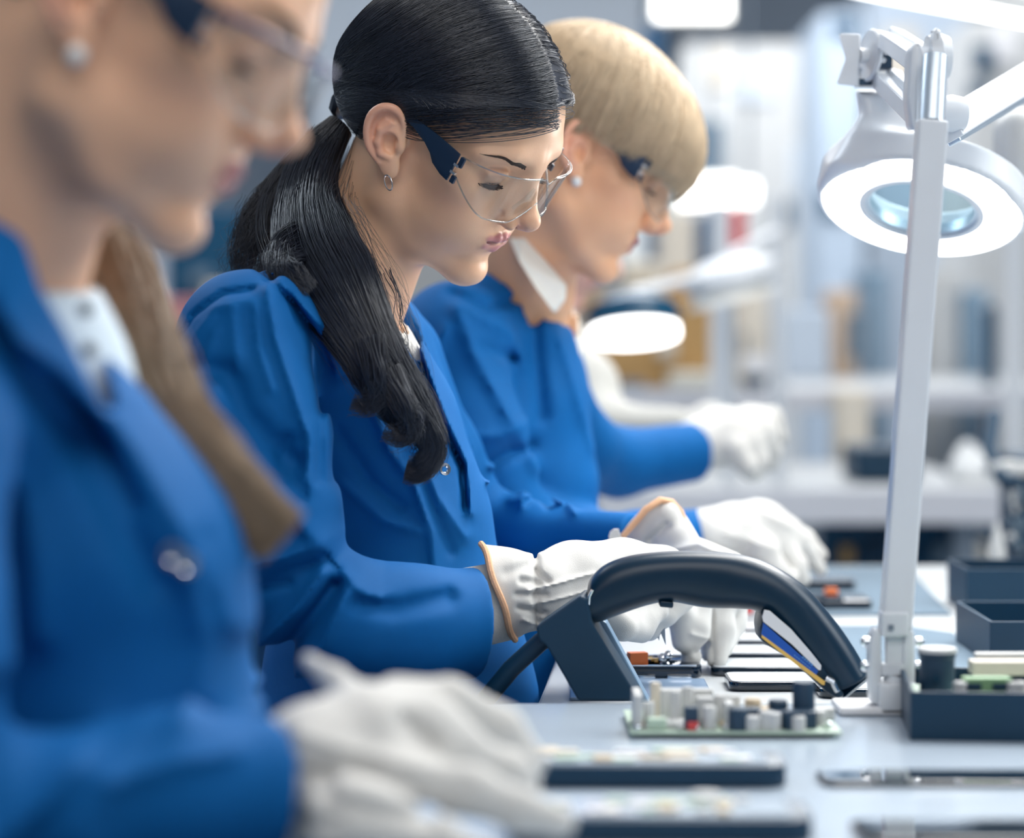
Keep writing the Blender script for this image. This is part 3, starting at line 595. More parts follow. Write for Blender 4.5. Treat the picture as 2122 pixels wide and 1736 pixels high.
def tail(name, guide, n, m, parent, core=.7, kp=40, spread=1., wave=.004, r=(.0002, .00045), seed=3, endfray=.0):
    "guide: (px,py,D,half width px,half depth m)"
    G = np.array(guide, float); rg = np.random.default_rng(seed); tt = np.linspace(0, len(G)-1, kp); 
    def cr(A):
        out = []
        for t in tt:
            i = min(int(t), len(A)-2); f = t-i; p0 = A[max(i-1, 0)]; p1 = A[i]; p2 = A[i+1]; p3 = A[min(i+2, len(A)-1)]
            out.append(.5*((2*p1)+(-p0+p2)*f+(2*p0-5*p1+4*p2-p3)*f*f+(-p0+3*p1-3*p2+p3)*f**3))
        return np.array(out)
    A = cr(G); C = np.array([P(*a[:3]) for a in A]); T = np.gradient(C, axis=0); T /= np.linalg.norm(T, axis=1, keepdims=True); Y = np.array([0, 1., 0]); U = np.cross(T, Y); U /= np.linalg.norm(U, axis=1, keepdims=True); W = np.cross(T, U)
    hw = A[:, 3]*A[:, 2]/F; hd = A[:, 4]; ang = rg.uniform(0, 2*np.pi, n); rad = np.sqrt(rg.uniform(.35, 1, n))*spread; a = rad*np.cos(ang); b = rad*np.sin(ang)
    s = np.linspace(0, 1, kp); tw = rg.normal(0, .5, n); ph = rg.uniform(0, 6.28, n); L = 1-.42*rg.uniform(0, 1, n)**1.8
    aa = a[:, None]*np.cos(tw[:, None]*s)-b[:, None]*np.sin(tw[:, None]*s); bb = a[:, None]*np.sin(tw[:, None]*s)+b[:, None]*np.cos(tw[:, None]*s)
    clump = np.round(ang*2.2)*1.3; wv = wave*s[None]*np.sin(s[None]*11+clump[:, None]+.3*ph[:, None]) + (rg.normal(0, 1, n)*.0032)[:, None]*s[None]**3
    idx = s[None]*L[:, None]*(kp-1); i0 = np.minimum(idx.astype(int), kp-2); fr = (idx-i0)[..., None]
    g_ = lambda X: X[i0]*(1-fr)+X[i0+1]*fr
    pth = g_(C) + g_(U)*(aa*g_(hw[:, None])[..., 0]+wv)[..., None] + g_(W)*(bb*g_(hd[:, None])[..., 0])[..., None]
    o = strands(name, pth, rg.uniform(r[0], r[1], n), m, parent, taper=.4)
    if not core: return o
    mb = MB(); seg = 20; rings = []
    for k in range(kp):
        if k > kp*.93: break
        f = core*(1-.97*max(0, (s[k]-.5)/.5)**.7); rings.append([mb.bm.verts.new(C[k]+U[k]*hw[k]*f*math.cos(q)+W[k]*hd[k]*f*math.sin(q)) for q in [j*2*math.pi/seg for j in range(seg)]])
    for A_, B_ in zip(rings[:-1], rings[1:]):
        for k in range(seg): mb.bm.faces.new((A_[k], A_[(k+1) % seg], B_[(k+1) % seg], B_[k]))
    mb.bm.faces.new(rings[0]); mb.bm.faces.new(rings[-1]); mb.build(name+'_core' if False else 'hair_bundle', m, parent, True); return o
tail('ponytail', [(705, 262, 2.10, 30, .022), (655, 330, 2.09, 52, .024), (640, 420, 2.06, 70, .026), (655, 510, 2.00, 92, .026), (700, 600, 1.95, 92, .022), (755, 700, 1.925, 68, .018), (800, 780, 1.92, 58, .016), (850, 850, 1.92, 46, .012), (886, 900, 1.92, 26, .008), (894, 940, 1.92, 17, .006), (868, 974, 1.92, 12, .004), (840, 972, 1.92, 2, .001)], 2600, M_BLACKHAIR, _c, .72)
tail('ponytail', [(700, 270, 2.12, 24, .02), (635, 340, 2.12, 40, .02), (570, 430, 2.11, 52, .02), (530, 510, 2.10, 46, .018), (512, 590, 2.09, 30, .012)], 700, M_BLACKHAIR, _c, .75, seed=8)
tail('ponytail', [(660, 480, 2.03, 50, .02), (600, 520, 1.97, 50, .01), (590, 560, 1.93, 30, .006), (640, 610, 1.92, 20, .004)], 400, M_BLACKHAIR, _c, .3, seed=9)
tail('ponytail', [(765, 700, 1.91, 36, .012), (778, 770, 1.905, 28, .010), (780, 815, 1.905, 24, .007), (758, 840, 1.905, 15, .004), (728, 832, 1.905, 2, .001)], 260, M_BLACKHAIR, _c, .25, seed=11)
tail('ponytail', [(800, 770, 1.91, 36, .010), (838, 840, 1.905, 28, .009), (850, 880, 1.905, 24, .006), (832, 905, 1.905, 16, .003), (794, 893, 1.905, 2, .001)], 260, M_BLACKHAIR, _c, .25, seed=12)
tail('loose_strand', [(800, 560, 2.0, 12, .004), (822, 620, 1.98, 10, .003), (830, 690, 1.95, 12, .003), (818, 740, 1.94, 9, .002)], 7, M_BLACKHAIR, _c, 0, seed=13)
tail('stray_hairs', [(690, 300, 2.08, 60, .03), (640, 420, 2.04, 100, .03), (665, 520, 1.98, 125, .03), (740, 640, 1.94, 105, .02), (800, 760, 1.92, 80, .02), (850, 860, 1.92, 60, .012), (880, 930, 1.93, 36, .01)], 130, M_BLACKHAIR, _c, 0, wave=.009, r=(.00012, .0002), seed=31)
tail('stray_hairs', [(560, 430, 2.1, 70, .03), (520, 520, 2.08, 60, .02), (490, 600, 2.07, 40, .02)], 60, M_BLACKHAIR, _c, 0, wave=.009, r=(.00012, .0002), seed=32)
MB().tube([H2.tow((-.100, .016*math.cos(a), -.028+.016*math.sin(a))) for a in [i*.628 for i in range(10)]], .006, 8, closed=True).build('hair_tie', M_BLACKHAIR, _c, True)
# ================= near woman =================
W1 = person('nearest woman at the left edge, out of focus, brown ponytail, blue coat', (P(150, 1500, 1.33)[0], 1.33, 0.))
H1 = Head(P(258, 42, 1.30), (9, 29, -3), 1.0, neck_w=P(-30, 600, 1.33), nr=(.047, .054))
body_mesh(H1, W1, [[(-30, 600, 1.33, 190), (0, 800, 1.33, 170), (130, 1200, 1.33, 180), (150, 1700, 1.33, 200)], [(0, 760, 1.3, 100), (-200, 870, 1.16, 110), (-225, 1300, 1.12, 100), (-150, 1630, 1.14, 90), (120, 1690, 1.17, 80), (560, 1640, 1.22, 80), (640, 1620, 1.24, 80)], [(0, 760, 1.33, 100), (120, 760, 1.48, 120), (200, 1300, 1.52, 60), (380, 1500, 1.5, 40)]], .0016, (.87, .51, .33), (.55, .2, .2), .008)
eyes(H1, W1); lashes(H1, W1, M_BROW, -1); eyebrow(H1, W1, M_BROW, 260, r=.0006); eyebrow(H1, W1, M_BROW, 160, r=.0006, side=1); earring(H1, W1, -1, 'pearl')
goggles(H1, W1, M_DARKP, mat('indigo_frame', (.03, .035, .16), .3), None)
c1 = [([(20, 830, 1.30, 150), (100, 950, 1.30, 215), (210, 1170, 1.30, 285), (210, 1500, 1.30, 305), (210, 1760, 1.3, 310)], .02), ([(80, 900, 1.44, 130), (150, 1020, 1.43, 190), (215, 1150, 1.42, 265), (210, 1500, 1.42, 300), (210, 1760, 1.42, 300)], .02),
      ([(-10, 760, 1.26, 150), (-200, 860, 1.16, 200)], .02), ([(-150, 560, 1.24, 150), (-40, 640, 1.24, 140), (35, 800, 1.25, 128)], .03), ([(-200, 860, 1.16, 190), (-230, 1300, 1.12, 190), (-150, 1620, 1.14, 180)], .02), ([(-30, 740, 1.33, 120), (-120, 640, 1.33, 100)], .02),
      ([(-150, 1650, 1.14, 180), (120, 1690, 1.17, 150), (330, 1650, 1.19, 158), (620, 1640, 1.22, 158)], .02, capplane((330, 1650, 1.19), (548, 1640, 1.22), near=.10), [(480, 1640, 1.21, 120), (640, 1640, 1.22, 150)], .012), ([(110, 800, 1.47, 90), (170, 920, 1.48, 100), (240, 1300, 1.52, 110), (400, 1500, 1.5, 80)], .02)]
f1 = [([(60, 640), (160, 760), (300, 960), (420, 1150), (480, 1300)], 9, 30, 40), ([(20, 660), (110, 820), (220, 1010), (330, 1200)], -7, 30, 30), ([(0, 640), (60, 690)], -8, 25, 20), ([(60, 980), (100, 1150), (110, 1300)], 8, 40, 40), ([(0, 1530), (60, 1600), (110, 1640), (190, 1560), (240, 1500)], 10, 22, 26), ([(290, 1530), (260, 1620), (250, 1736)], 8, 24, 40), ([(130, 780), (200, 900), (280, 1050)], -8, 12, 16), ([(300, 1540), (420, 1510), (520, 1500)], 5, 20, 20), ([(400, 1180), (430, 1330), (420, 1440)], 5, 30, 30), ([(420, 1120), (450, 1250)], -4, 20, 20)]
neck1 = lambda p: -(rc(p, P(100, 300, 1.32), P(-30, 640, 1.33), .047, .055) - f4(.004))
fn1 = coatfn(c1, f1, 1.25, cuts=[neck1],
             pix=[([(-60, 300), (20, 400), (46, 483), (83, 598), (133, 685), (215, 850), (240, 845), (206, 695), (186, 598), (163, 524), (150, 300)], 1.41, 1.25)])
fieldchain('coat', fn1, [c[0] for c in c1], .035, .0036, M_COAT, W1)
sh = lambda p: smax(ch(p, [(-10, 640, 1.33, 215), (60, 800, 1.33, 200), (130, 1000, 1.33, 190)]), -(rc(p, P(100, 300, 1.32), P(-26, 610, 1.33), .047, .0555)), .003) - .001*vnoise(p, 60, 2)
field('shirt', sh, P(-260, 1150, 1.26)-.01, P(420, 440, 1.40)+.02, .004, M_SHIRTB, W1)
for b in [(165, 640, 1.25), (172, 725, 1.25)]: MB().sphere(P(*b)+np.array([.0, .018, 0]), .004).build('button', M_DARKP, W1, True)
button(P(355, 1150, 1.22), .006, W1); button(P(385, 1168, 1.225), .006, W1)
g = [[(560, 1640, 1.22, 128), (660, 1590, 1.235, 132), (760, 1550, 1.25, 130), (860, 1535, 1.26, 112)], [(640, 1368, 1.30, 18), (690, 1405, 1.29, 24), (760, 1470, 1.27, 50)], [(820, 1440, 1.29, 42), (930, 1450, 1.30, 45), (1040, 1510, 1.31, 42), (1098, 1580, 1.31, 33)],
     [(860, 1560, 1.25, 60), (960, 1560, 1.26, 46), (1060, 1600, 1.27, 42), (1092, 1625, 1.27, 28)], [(820, 1620, 1.22, 60), (980, 1640, 1.22, 50), (1080, 1680, 1.22, 44), (1160, 1705, 1.22, 34)], [(760, 1680, 1.19, 60), (900, 1740, 1.19, 48), (1020, 1790, 1.19, 40)], [(700, 1700, 1.19, 90), (860, 1760, 1.2, 70)], [(660, 1560, 1.29, 80), (800, 1500, 1.31, 50), (900, 1560, 1.33, 36), (980, 1640, 1.34, 30)]]
gf = [([(600, 1500), (640, 1600), (650, 1700)], -5, 14, 14), ([(640, 1490), (760, 1530), (880, 1560)], 4, 14, 14), ([(580, 1560), (700, 1570)], -4, 12, 12), ([(600, 1650), (720, 1640)], -4, 12, 12), ([(700, 1600), (900, 1650)], -4, 14, 14), ([(840, 1480), (900, 1530)], -4, 14, 14)]
gl = fieldchain('glove', glovefn(g, .012, gf, 1.25, nz=.001), g, .01, .0022, M_GLOVE, W1)
cap1, _c1 = hair_cap(H1, [(.105, .095), (.083, .085), (.062, .070), (.040, .052), (.022, .030), (.006, .036), (-.022, .038), (-.032, .012), (-.040, -.03), (-.060, -.064), (-.13, -.062), (-.14, .16), (.10, .16)], .007, 'hair', M_BROWNHAIR, W1, .0035)
tail('ponytail', [(-90, -60, 1.36, 60, .03), (-60, 150, 1.42, 80, .03), (60, 320, 1.46, 70, .03), (180, 420, 1.47, 60, .025), (250, 560, 1.44, 62, .022), (300, 720, 1.39, 68, .02), (350, 860, 1.345, 72, .018), (430, 970, 1.31, 66, .015), (520, 1060, 1.30, 50, .012), (590, 1120, 1.30, 36, .008)], 1500, M_BROWNHAIR, _c1, .8, r=(.0004, .0009), seed=21, wave=.006)
tail('ponytail', [(110, 330, 1.46, 30, .02), (192, 430, 1.475, 32, .015), (222, 560, 1.46, 36, .015), (252, 700, 1.43, 34, .012), (286, 830, 1.39, 30, .010), (330, 950, 1.36, 22, .006), (370, 1040, 1.33, 8, .003)], 500, mat('shade_dark_hair', (.018, .014, .012), .5), _c1, .85, r=(.0004, .0008), seed=23)  # near-black strands added to paint the shade between shirt and ponytail
tail('loose_strand', [(250, 560, 1.44, 14, .006), (320, 640, 1.43, 14, .006), (350, 720, 1.41, 12, .006), (370, 800, 1.38, 10, .004)], 120, M_BROWNHAIR, _c1, .4, r=(.0004, .0008), seed=22)
# ================= third woman =================
W3 = person('older woman with short blonde hair and white collar, behind the dark-haired woman', (P(1080, 1300, 2.62)[0], 2.62, 0.))
H3 = Head(P(1195, 338, 2.52), (3, 30, -6), 1.0, age=1., fat=.002, neck_w=P(1080, 600, 2.58), nr=(.052, .058))
body_mesh(H3, W3, [[(1075, 610, 2.58, 110), (1060, 760, 2.6, 110), (1100, 1050, 2.6, 100), (1100, 1400, 2.6, 130)], [(1060, 760, 2.6, 50), (940, 770, 2.46, 60), (1045, 1070, 2.44, 40), (1200, 1120, 2.50, 30), (1330, 1118, 2.55, 26), (1480, 1105, 2.6, 26)], [(1060, 760, 2.6, 50), (1120, 800, 2.75, 50), (1190, 925, 2.84, 36), (1280, 955, 2.92, 28), (1450, 925, 3.0, 28)]], .0020, (.84, .47, .28), (.50, .17, .17), .008)
eyes(H3, W3); lashes(H3, W3, M_BROW, -1); eyebrow(H3, W3, M_BLONDE, 120, r=.0006); earring(H3, W3, -1, 'pearl')
goggles(H3, W3, M_DARKP, None)
c3 = [([(985, 720, 2.55, 135), (1062, 850, 2.55, 140), (1098, 1000, 2.55, 135), (1090, 1150, 2.55, 140), (1070, 1400, 2.55, 140)], .02), ([(1010, 720, 2.70, 120), (1078, 850, 2.70, 130), (1112, 1000, 2.70, 120), (1080, 1400, 2.7, 130)], .02),
      ([(1040, 650, 2.6, 80), (940, 690, 2.48, 108)], .02), ([(935, 720, 2.45, 112), (965, 900, 2.42, 108), (1040, 1050, 2.43, 92)], .02), ([(1040, 1080, 2.44, 88), (1200, 1120, 2.50, 62), (1330, 1120, 2.55, 56), (1500, 1105, 2.60, 56)], .02, capplane((1330, 1120, 2.55), (1462, 1108, 2.59), near=.08), None, .012),
      ([(1060, 680, 2.68, 90), (1120, 780, 2.76, 85), (1190, 920, 2.84, 80), (1280, 960, 2.92, 68), (1470, 932, 3.0, 62)], .02, capplane((1280, 960, 2.92), (1438, 935, 2.99), near=.08)), ([(1075, 520, 2.62, 50), (1040, 600, 2.60, 100)], .02), ([(1040, 640, 2.56, 85), (1095, 720, 2.56, 85), (1125, 820, 2.57, 85)], .02)]
f3 = [([(940, 610), (1010, 640), (1100, 610)], -6, 10, 10), ([(950, 640), (990, 740), (1070, 880), (1110, 960)], 7, 14, 20), ([(930, 680), (890, 760), (900, 860)], 6, 14, 14), ([(1100, 620), (1110, 760), (1120, 860)], -9, 14, 16), ([(960, 900), (1040, 890), (1090, 870)], 7, 14, 14), ([(1000, 960), (1050, 930), (1100, 920)], -7, 12, 12), ([(970, 640), (1060, 690), (1090, 760)], 5, 14, 14), ([(1000, 720), (1060, 740)], -4, 12, 12), ([(1160, 700), (1190, 800), (1230, 930)], 5, 12, 14)]
neck3 = lambda p: -(rc(p, P(1150, 420, 2.54), P(1078, 640, 2.58), .052, .058) - f4(.004))
fn3 = coatfn(c3, f3, 2.5, cuts=[neck3], pix=[([(1050, 480), (1075, 495), (1165, 600), (1170, 655), (1148, 650), (1090, 560)], 2.62, 2.5)])
fieldchain('coat', fn3, [c[0] for c in c3], .035, .0045, M_COAT, W3)
sh = lambda p: smax(ch(p, [(1085, 570, 2.575, 118), (1075, 700, 2.6, 120), (1100, 850, 2.6, 100)]), neck3(p)+f4(.003), .003)
field('shirt', sh, P(900, 950, 2.45)-.01, P(1250, 440, 2.75)+.02, .005, M_SHIRT, W3)
MB().prism([P(*q) for q in [(1052, 488, 2.50), (1085, 492, 2.49), (1168, 590, 2.49), (1166, 620, 2.49), (1146, 648, 2.485), (1112, 600, 2.47), (1075, 540, 2.47)]], (.004, .012, 0), .002).build('shirt_collar', M_SHIRT, W3)
g = [[(1462, 1105, 2.58, 52), (1520, 1098, 2.6, 56), (1575, 1095, 2.62, 58), (1625, 1120, 2.64, 50)], [(1600, 1090, 2.66, 36), (1665, 1120, 2.68, 24), (1700, 1150, 2.68, 17)], [(1620, 1110, 2.64, 34), (1670, 1145, 2.65, 22), (1700, 1180, 2.65, 15)], [(1610, 1130, 2.61, 32), (1650, 1170, 2.61, 22), (1665, 1200, 2.61, 16)], [(1580, 1140, 2.58, 32), (1610, 1180, 2.58, 22), (1640, 1198, 2.59, 16)], [(1540, 1130, 2.60, 34), (1590, 1185, 2.64, 22), (1640, 1200, 2.66, 15)]]
fieldchain('glove', glovefn(g, .010, [([(1500, 1100), (1600, 1130)], 3, 10, 10), ([(1560, 1050), (1640, 1090)], 3, 10, 10)], 2.6), g, .02, .003, M_GLOVE, W3)
g = [[(1440, 925, 3.0, 58), (1500, 905, 3.02, 62), (1560, 900, 3.04, 54)], [(1550, 870, 3.06, 34), (1600, 865, 3.07, 22), (1618, 905, 3.07, 17)], [(1565, 900, 3.04, 30), (1600, 935, 3.04, 20), (1598, 965, 3.04, 15)], [(1550, 920, 3.01, 30), (1575, 955, 3.01, 20), (1572, 980, 3.01, 15)], [(1520, 930, 2.99, 30), (1545, 965, 2.99, 20), (1555, 985, 3.0, 15)], [(1500, 930, 3.03, 30), (1545, 960, 3.06, 20), (1575, 975, 3.06, 14)]]
fieldchain('glove', glovefn(g, .010, (), 3.0), g, .02, .004, M_GLOVE, W3)
HP3 = [(.12, .028), (.088, .030), (.078, .022), (.066, .018), (.052, .022), (.034, .020), (.016, .018), (.008, .026), (-.004, .024), (-.020, .018), (-.030, -.010), (-.036, -.040), (-.060, -.060), (-.14, -.062), (-.15, .18), (.14, .18)]
def bulge3(q): return smin(ell(q, (-.020, 0, .052), (.094, .082, .086)), smin(ell(q, (.040, 0, .058), (.066, .068, .054)), ell(q, (.070, 0, .045), (.040, .060, .032)), .02), .03)
capf3, _c3 = hair_cap(H3, HP3, .012, 'hair', M_BLONDE, W3, .004, bulge3)
capf3f = lambda p: smin(H3.skull_w(p, .012), bulge3(H3.tocan(p))*f4(H3.s), .02)
S = []; Cn = []; E = []
for i in range(2600):
    sd = -1 if i % 5 else 1; a = math.pi*random.random()**.9; ca, sa = math.cos(a), math.sin(a); zh = .030-.010*sa if ca > 0 else .020-.065*(-ca)
    if ca > .45: zh += .006*random.random()
    e = (-.004+.094*ca, sd*.080*sa, zh+random.uniform(-.004, .008)); c = (-.010+.098*ca, sd*.084*sa, .112); S.append((-.035+.02*ca+random.uniform(-.012, .012), sd*(.004+.02*sa)*random.random(), .138)); Cn.append(c); E.append(e)
pa = comb(H3, capf3f, np.array(S), np.array(Cn), np.array(E), 16, .0006, .0045); strands('hair_strands', pa, RNG.uniform(.0004, .0009, 2600), M_BLONDE, _c3)
# ================= fourth worker =================
W4 = person('worker in a white coat and white gloves, blurred behind the blonde woman', (P(1150, 1200, 3.6)[0], 3.6, 0.))
H4 = Head(P(1150, 470, 3.55), (5, 30, 0), 1.0, neck_w=P(1110, 650, 3.6), nr=(.052, .058))
body_mesh(H4, W4, [[(1110, 640, 3.6, 80), (1110, 900, 3.6, 110), (1110, 1200, 3.6, 110)]], .004, (.72, .42, .36), (.55, .2, .22), .012)
c4 = [([(1110, 760, 3.6, 100), (1110, 900, 3.6, 110), (1110, 1500, 3.6, 110)], .02), ([(1150, 740, 3.55, 75), (1215, 800, 3.5, 62), (1245, 880, 3.45, 50), (1420, 885, 3.45, 38)], .03), ([(1170, 660, 3.55, 20), (1190, 760, 3.5, 40)], .02)]
fn4 = coatfn(c4, [], 3.5, cuts=[capplane((1300, 885, 3.45), (1425, 885, 3.45), near=.06)], noise=.004, ns=40)
fieldchain('coat', fn4, [c[0] for c in c4], .02, .008, mat('white_coat_cotton', (.46, .46, .44), .8, noise=.06), W4)
g = [[(1425, 885, 3.45, 34), (1470, 870, 3.45, 36), (1500, 880, 3.45, 30)], [(1500, 865, 3.46, 18), (1540, 880, 3.46, 12), (1550, 905, 3.46, 9)], [(1500, 885, 3.44, 18), (1530, 905, 3.44, 12), (1535, 925, 3.44, 9)], [(1490, 895, 3.43, 18), (1510, 920, 3.43, 12), (1520, 935, 3.43, 9)], [(1480, 900, 3.42, 18), (1500, 925, 3.42, 12), (1505, 940, 3.42, 9)], [(1470, 880, 3.48, 18), (1500, 910, 3.48, 12), (1510, 930, 3.48, 9)]]
fieldchain('glove', glovefn(g, .01, (), 3.45), g, .02, .005, M_GLOVE, W4)
# ---------------------------------------------------------------- room
HB = .298; HA = .280
def TB(px, py, dz=0.): D = (HB-dz)*F/(py-CY); return P(px, py, D)      # point on the far bench top
def TA(px, py, dz=0.): D = (HA-dz)*F/(py-CY); return P(px, py, D)      # point on the near bench top
M_WALL = mat('wall_grey_blue', (.48, .56, .66), .8, noise=.05, nscale=3); M_CEIL = mat('ceiling_grey', (.62, .68, .75), .8, noise=.05, nscale=2); M_FLOOR = mat('floor_epoxy', (.34, .40, .46), .35, noise=.08, nscale=4)
M_BENCH = mat('bench_laminate', (.46, .54, .63), .16, spec=.5, noise=.03, nscale=8, bump=.02, bscale=200); M_BENCHB = mat('bench_laminate_warm', (.44, .46, .475), .38, noise=.03, nscale=8); M_EDGE = mat('bench_edge_grey', (.60, .61, .66), .5, noise=.03)
M_FRAME = mat('white_lamp_paint', (.70, .73, .77), .30, noise=.02); M_ALU = mat('aluminium_profile', (.62, .70, .78), .35, metal=.6, noise=.05); M_STEEL = mat('steel_leg', (.25, .30, .36), .4, metal=.5)
M_MAT = mat('grey_static_mat', (.13, .185, .24), .75, spec=.2, noise=.06); M_BLACK = mat('navy_black_plastic', (.004, .035, .075), .45, spec=.45, noise=.08); M_SHELL = mat('scanner_shell', (.002, .022, .048), .34, spec=.42, noise=.12, nscale=15, bump=.03, bscale=800)
M_CARD = mat('cardboard', (.50, .30, .12), .85, noise=.10, nscale=10); M_PALE = mat('pale_machine_paint', (.55, .56, .56), .5, noise=.05); M_BEIGE = mat('beige_paint', (.68, .62, .53), .6, noise=.06); M_WIN = mat('dark_teal_glass', (.01, .06, .12), .2, noise=.1)
M_RED = mat('red_plastic', (.60, .06, .06), .4); M_ORANGE = mat('orange_plastic', (.75, .17, .04), .5, noise=.05); M_PCB = mat('pale_green_circuit_board', (.46, .58, .48), .45, noise=.12, nscale=120); M_CHROME = mat('chrome', (.8, .82, .85), .12, metal=1.)
M_PHONE = mat('phone_glass', (.004, .014, .03), .06, spec=.7, coat=.5); M_PHONEW = mat('phone_screen_film', (.66, .70, .73), .18, noise=.02); M_GOLD = mat('yellow_stripe', (.80, .50, .12), .5); M_BLUE = mat('label_blue', (.01, .09, .42), .5); M_WHITE = mat('label_white', (.76, .76, .78), .5)
M_TAN = mat('tan_capacitor', (.62, .50, .34), .5); M_BAG = mat('white_plastic_bag', (.80, .82, .83), .4, noise=.05, bump=.5, bscale=60); M_DRK = mat('dark_component', (.02, .05, .09), .4); M_GREEN = mat('green_terminal', (.24, .42, .22), .5)
E_LAMP = emis('lamp_light', (1., .99, .96), 5.0); E_CEIL = emis('ceiling_light_glow', (1, .99, .95), 4.0)
def struct(mb, name, m): return tag(mb.build(name, m), kind='structure')
struct(MB().box((1.0, 8.0, -.05), (16, 22, .1)), 'floor', M_FLOOR); struct(MB().box((1.0, 8.0, 4.25), (16, 22, .1)), 'ceiling', M_CEIL)
struct(MB().box((1.0, 19.05, 2.1), (16, .1, 4.2)), 'wall_back', M_WALL); struct(MB().box((-7.05, 8.0, 2.1), (.1, 22, 4.2)), 'wall_left', M_WALL); struct(MB().box((9.05, 8.0, 2.1), (.1, 22, 4.2)), 'wall_right', M_WALL); struct(MB().box((1.0, -3.05, 2.1), (16, .1, 4.2)), 'wall_front', M_WALL)
# ---- benches
def bench(name, x0, x1, y0, y1, z, th, m, me, label, apron=0., legs=True):
    r = empty(name, ((x0+x1)/2, (y0+y1)/2, 0), label, 'workbench'); MB().box(((x0+x1)/2, (y0+y1)/2, z-th/2), (x1-x0, y1-y0, th), None, .004).build('bench_top', m, r)
    if apron: MB().box(((x0+x1)/2, y0-.004, z-apron/2-.002), (x1-x0, .012, apron), None, .003).build('front_panel', me, r)
    for x in (x0+.06, x1-.06):
        for y in (y0+.08, y1-.08): MB().box((x, y, (z-th)/2), (.045, .045, z-th), None, .004).build('leg', M_STEEL, r)
    return r
zA = ZC-HA; zB = ZC-HB
bench('workbench', -.065, 1.15, .95, 1.852, zA, .045, M_BENCH, M_EDGE, 'nearest pale bench top with circuit board, black bin and phone shells')
wb = empty('workbench', (.8, 2.5, 0), 'middle bench where the dark-haired and blonde women work', 'workbench'); MB().prism([(.013, 1.87, zB-.03), (1.55, 1.87, zB-.03), (1.65, 3.16, zB-.03), (.110, 3.16, zB-.03)], (0, 0, .03), .003).build('bench_top', M_BENCHB, wb)
for x, y in ((.09, 1.95), (1.45, 1.95), (.17, 3.08), (1.55, 3.08)): MB().box((x, y, (zB-.03)/2), (.045, .045, zB-.03), None, .004).build('leg', M_STEEL, wb)
D4 = 4.72; z4 = ZC-(1012-CY)*D4/F
bench('workbench', P(1238, 0, D4)[0], P(2078, 0, D4)[0], D4, D4+1.0, z4, .062, M_BENCHB, M_EDGE, 'blurred bench beyond the blonde woman with a thick grey front edge', apron=.066)
D6 = 5.9; z6 = ZC-.125
bench('workbench', P(1200, 0, D6)[0], P(2400, 0, D6)[0], D6, D6+1.9, z6, .05, M_BENCHB, M_EDGE, 'farthest blurred bench in front of the cardboard box', apron=.05)
# chair under the middle woman
ch_ = empty('work_chair', (-.26, 2.12, 0), 'blue woven office chair under the dark-haired woman', 'chair', 'work chairs along the benches'); M_CHAIR = mat('chair_fabric', (.05, .16, .30), .9, bump=.6, bscale=700)
MB().box((-.24, 2.12, .50), (.46, .46, .07), None, .03, 3).build('seat', M_CHAIR, ch_, True); MB().tube([(-.24, 2.12, .08), (-.24, 2.12, .47)], .025).build('gas_column', M_STEEL, ch_, True)
MB().box((-.47, 2.12, .80), (.05, .40, .34), None, .02, 3).build('backrest', M_CHAIR, ch_, True); MB().tube([(-.24, 2.12, .46), (-.46, 2.12, .48), (-.48, 2.12, .75)], .014).build('back_bracket', M_STEEL, ch_, True)
for i in range(5): a = i*1.2566; MB().tube([(-.24, 2.12, .10), (-.24+.28*math.cos(a), 2.12+.28*math.sin(a), .045)], .02).build('leg', M_STEEL, ch_, True)
def copy_tree(o, parent=None):
    c = o.copy(); COL.objects.link(c); c.parent = parent
    for k in [q for q in bpy.data.objects if q.parent == o]: copy_tree(k, c)
    return c
for x, y, lb in ((-.30, 1.36, 'blue work chair under the nearest woman'), (-.06, 2.64, 'blue work chair under the blonde woman'), (-.02, 3.62, 'blue work chair under the worker in white')): k = copy_tree(ch_); k.location = (x, y, 0); k['label'] = lb
# ---- static mats
def slab(name, pts, th, m, label, cat, bev=.001, group=None): return tag(MB().prism(pts, (0, 0, th), bev).build(name, m), label, cat, group)
slab('static_mat', [TB(1640, 1278), TB(1972, 1276), TB(1905, 1205), TB(1870, 1178), TB(1560, 1178)], .003, M_MAT, 'dark grey mat behind the lamp pole, farthest on the middle bench', 'mat')
slab('static_mat', [TB(1600, 1400), TB(2085, 1402), TB(1975, 1316), TB(1880, 1302), TB(1560, 1300)], .003, M_MAT, 'dark grey mat behind the lamp base, nearer on the middle bench', 'mat')
slab('static_mat', [TB(1180, 1452), TB(1480, 1452), TB(1460, 1412), TB(1180, 1412)], .003, mat('blue_grey_mat', (.28, .38, .52), .12, noise=.03), 'glossy blue-grey mat in front of the open phone under the hands', 'mat')
# ---- barcode scanner
sc = empty('barcode_scanner', P(1500, 1445, 1.93), 'black curved handheld barcode scanner resting on a stand in front of the hands', 'scanner')
TOP = [(1213, 1262), (1217, 1225), (1226, 1196), (1262, 1166), (1330, 1147), (1430, 1141), (1530, 1148), (1600, 1170), (1668, 1215), (1722, 1275), (1765, 1335), (1796, 1390)]; BOT = [(1220, 1270), (1222, 1284), (1240, 1288), (1290, 1270), (1345, 1252), (1390, 1246), (1460, 1258), (1530, 1260), (1572, 1268), (1612, 1310), (1655, 1362), (1716, 1428)]
def dens(Pt, n):
    A = np.array(Pt, float); out = []
    for t in np.linspace(0, len(A)-1, n):
        i = min(int(t), len(A)-2); f = t-i; p0 = A[max(i-1, 0)]; p1 = A[i]; p2 = A[i+1]; p3 = A[min(i+2, len(A)-1)]; out.append(.5*((2*p1)+(-p0+p2)*f+(2*p0-5*p1+4*p2-p3)*f*f+(-p0+3*p1-3*p2+p3)*f**3))
    return np.array(out)
n = 64; A = dens(TOP, n); B = dens(BOT, n); V = []; seg = 36
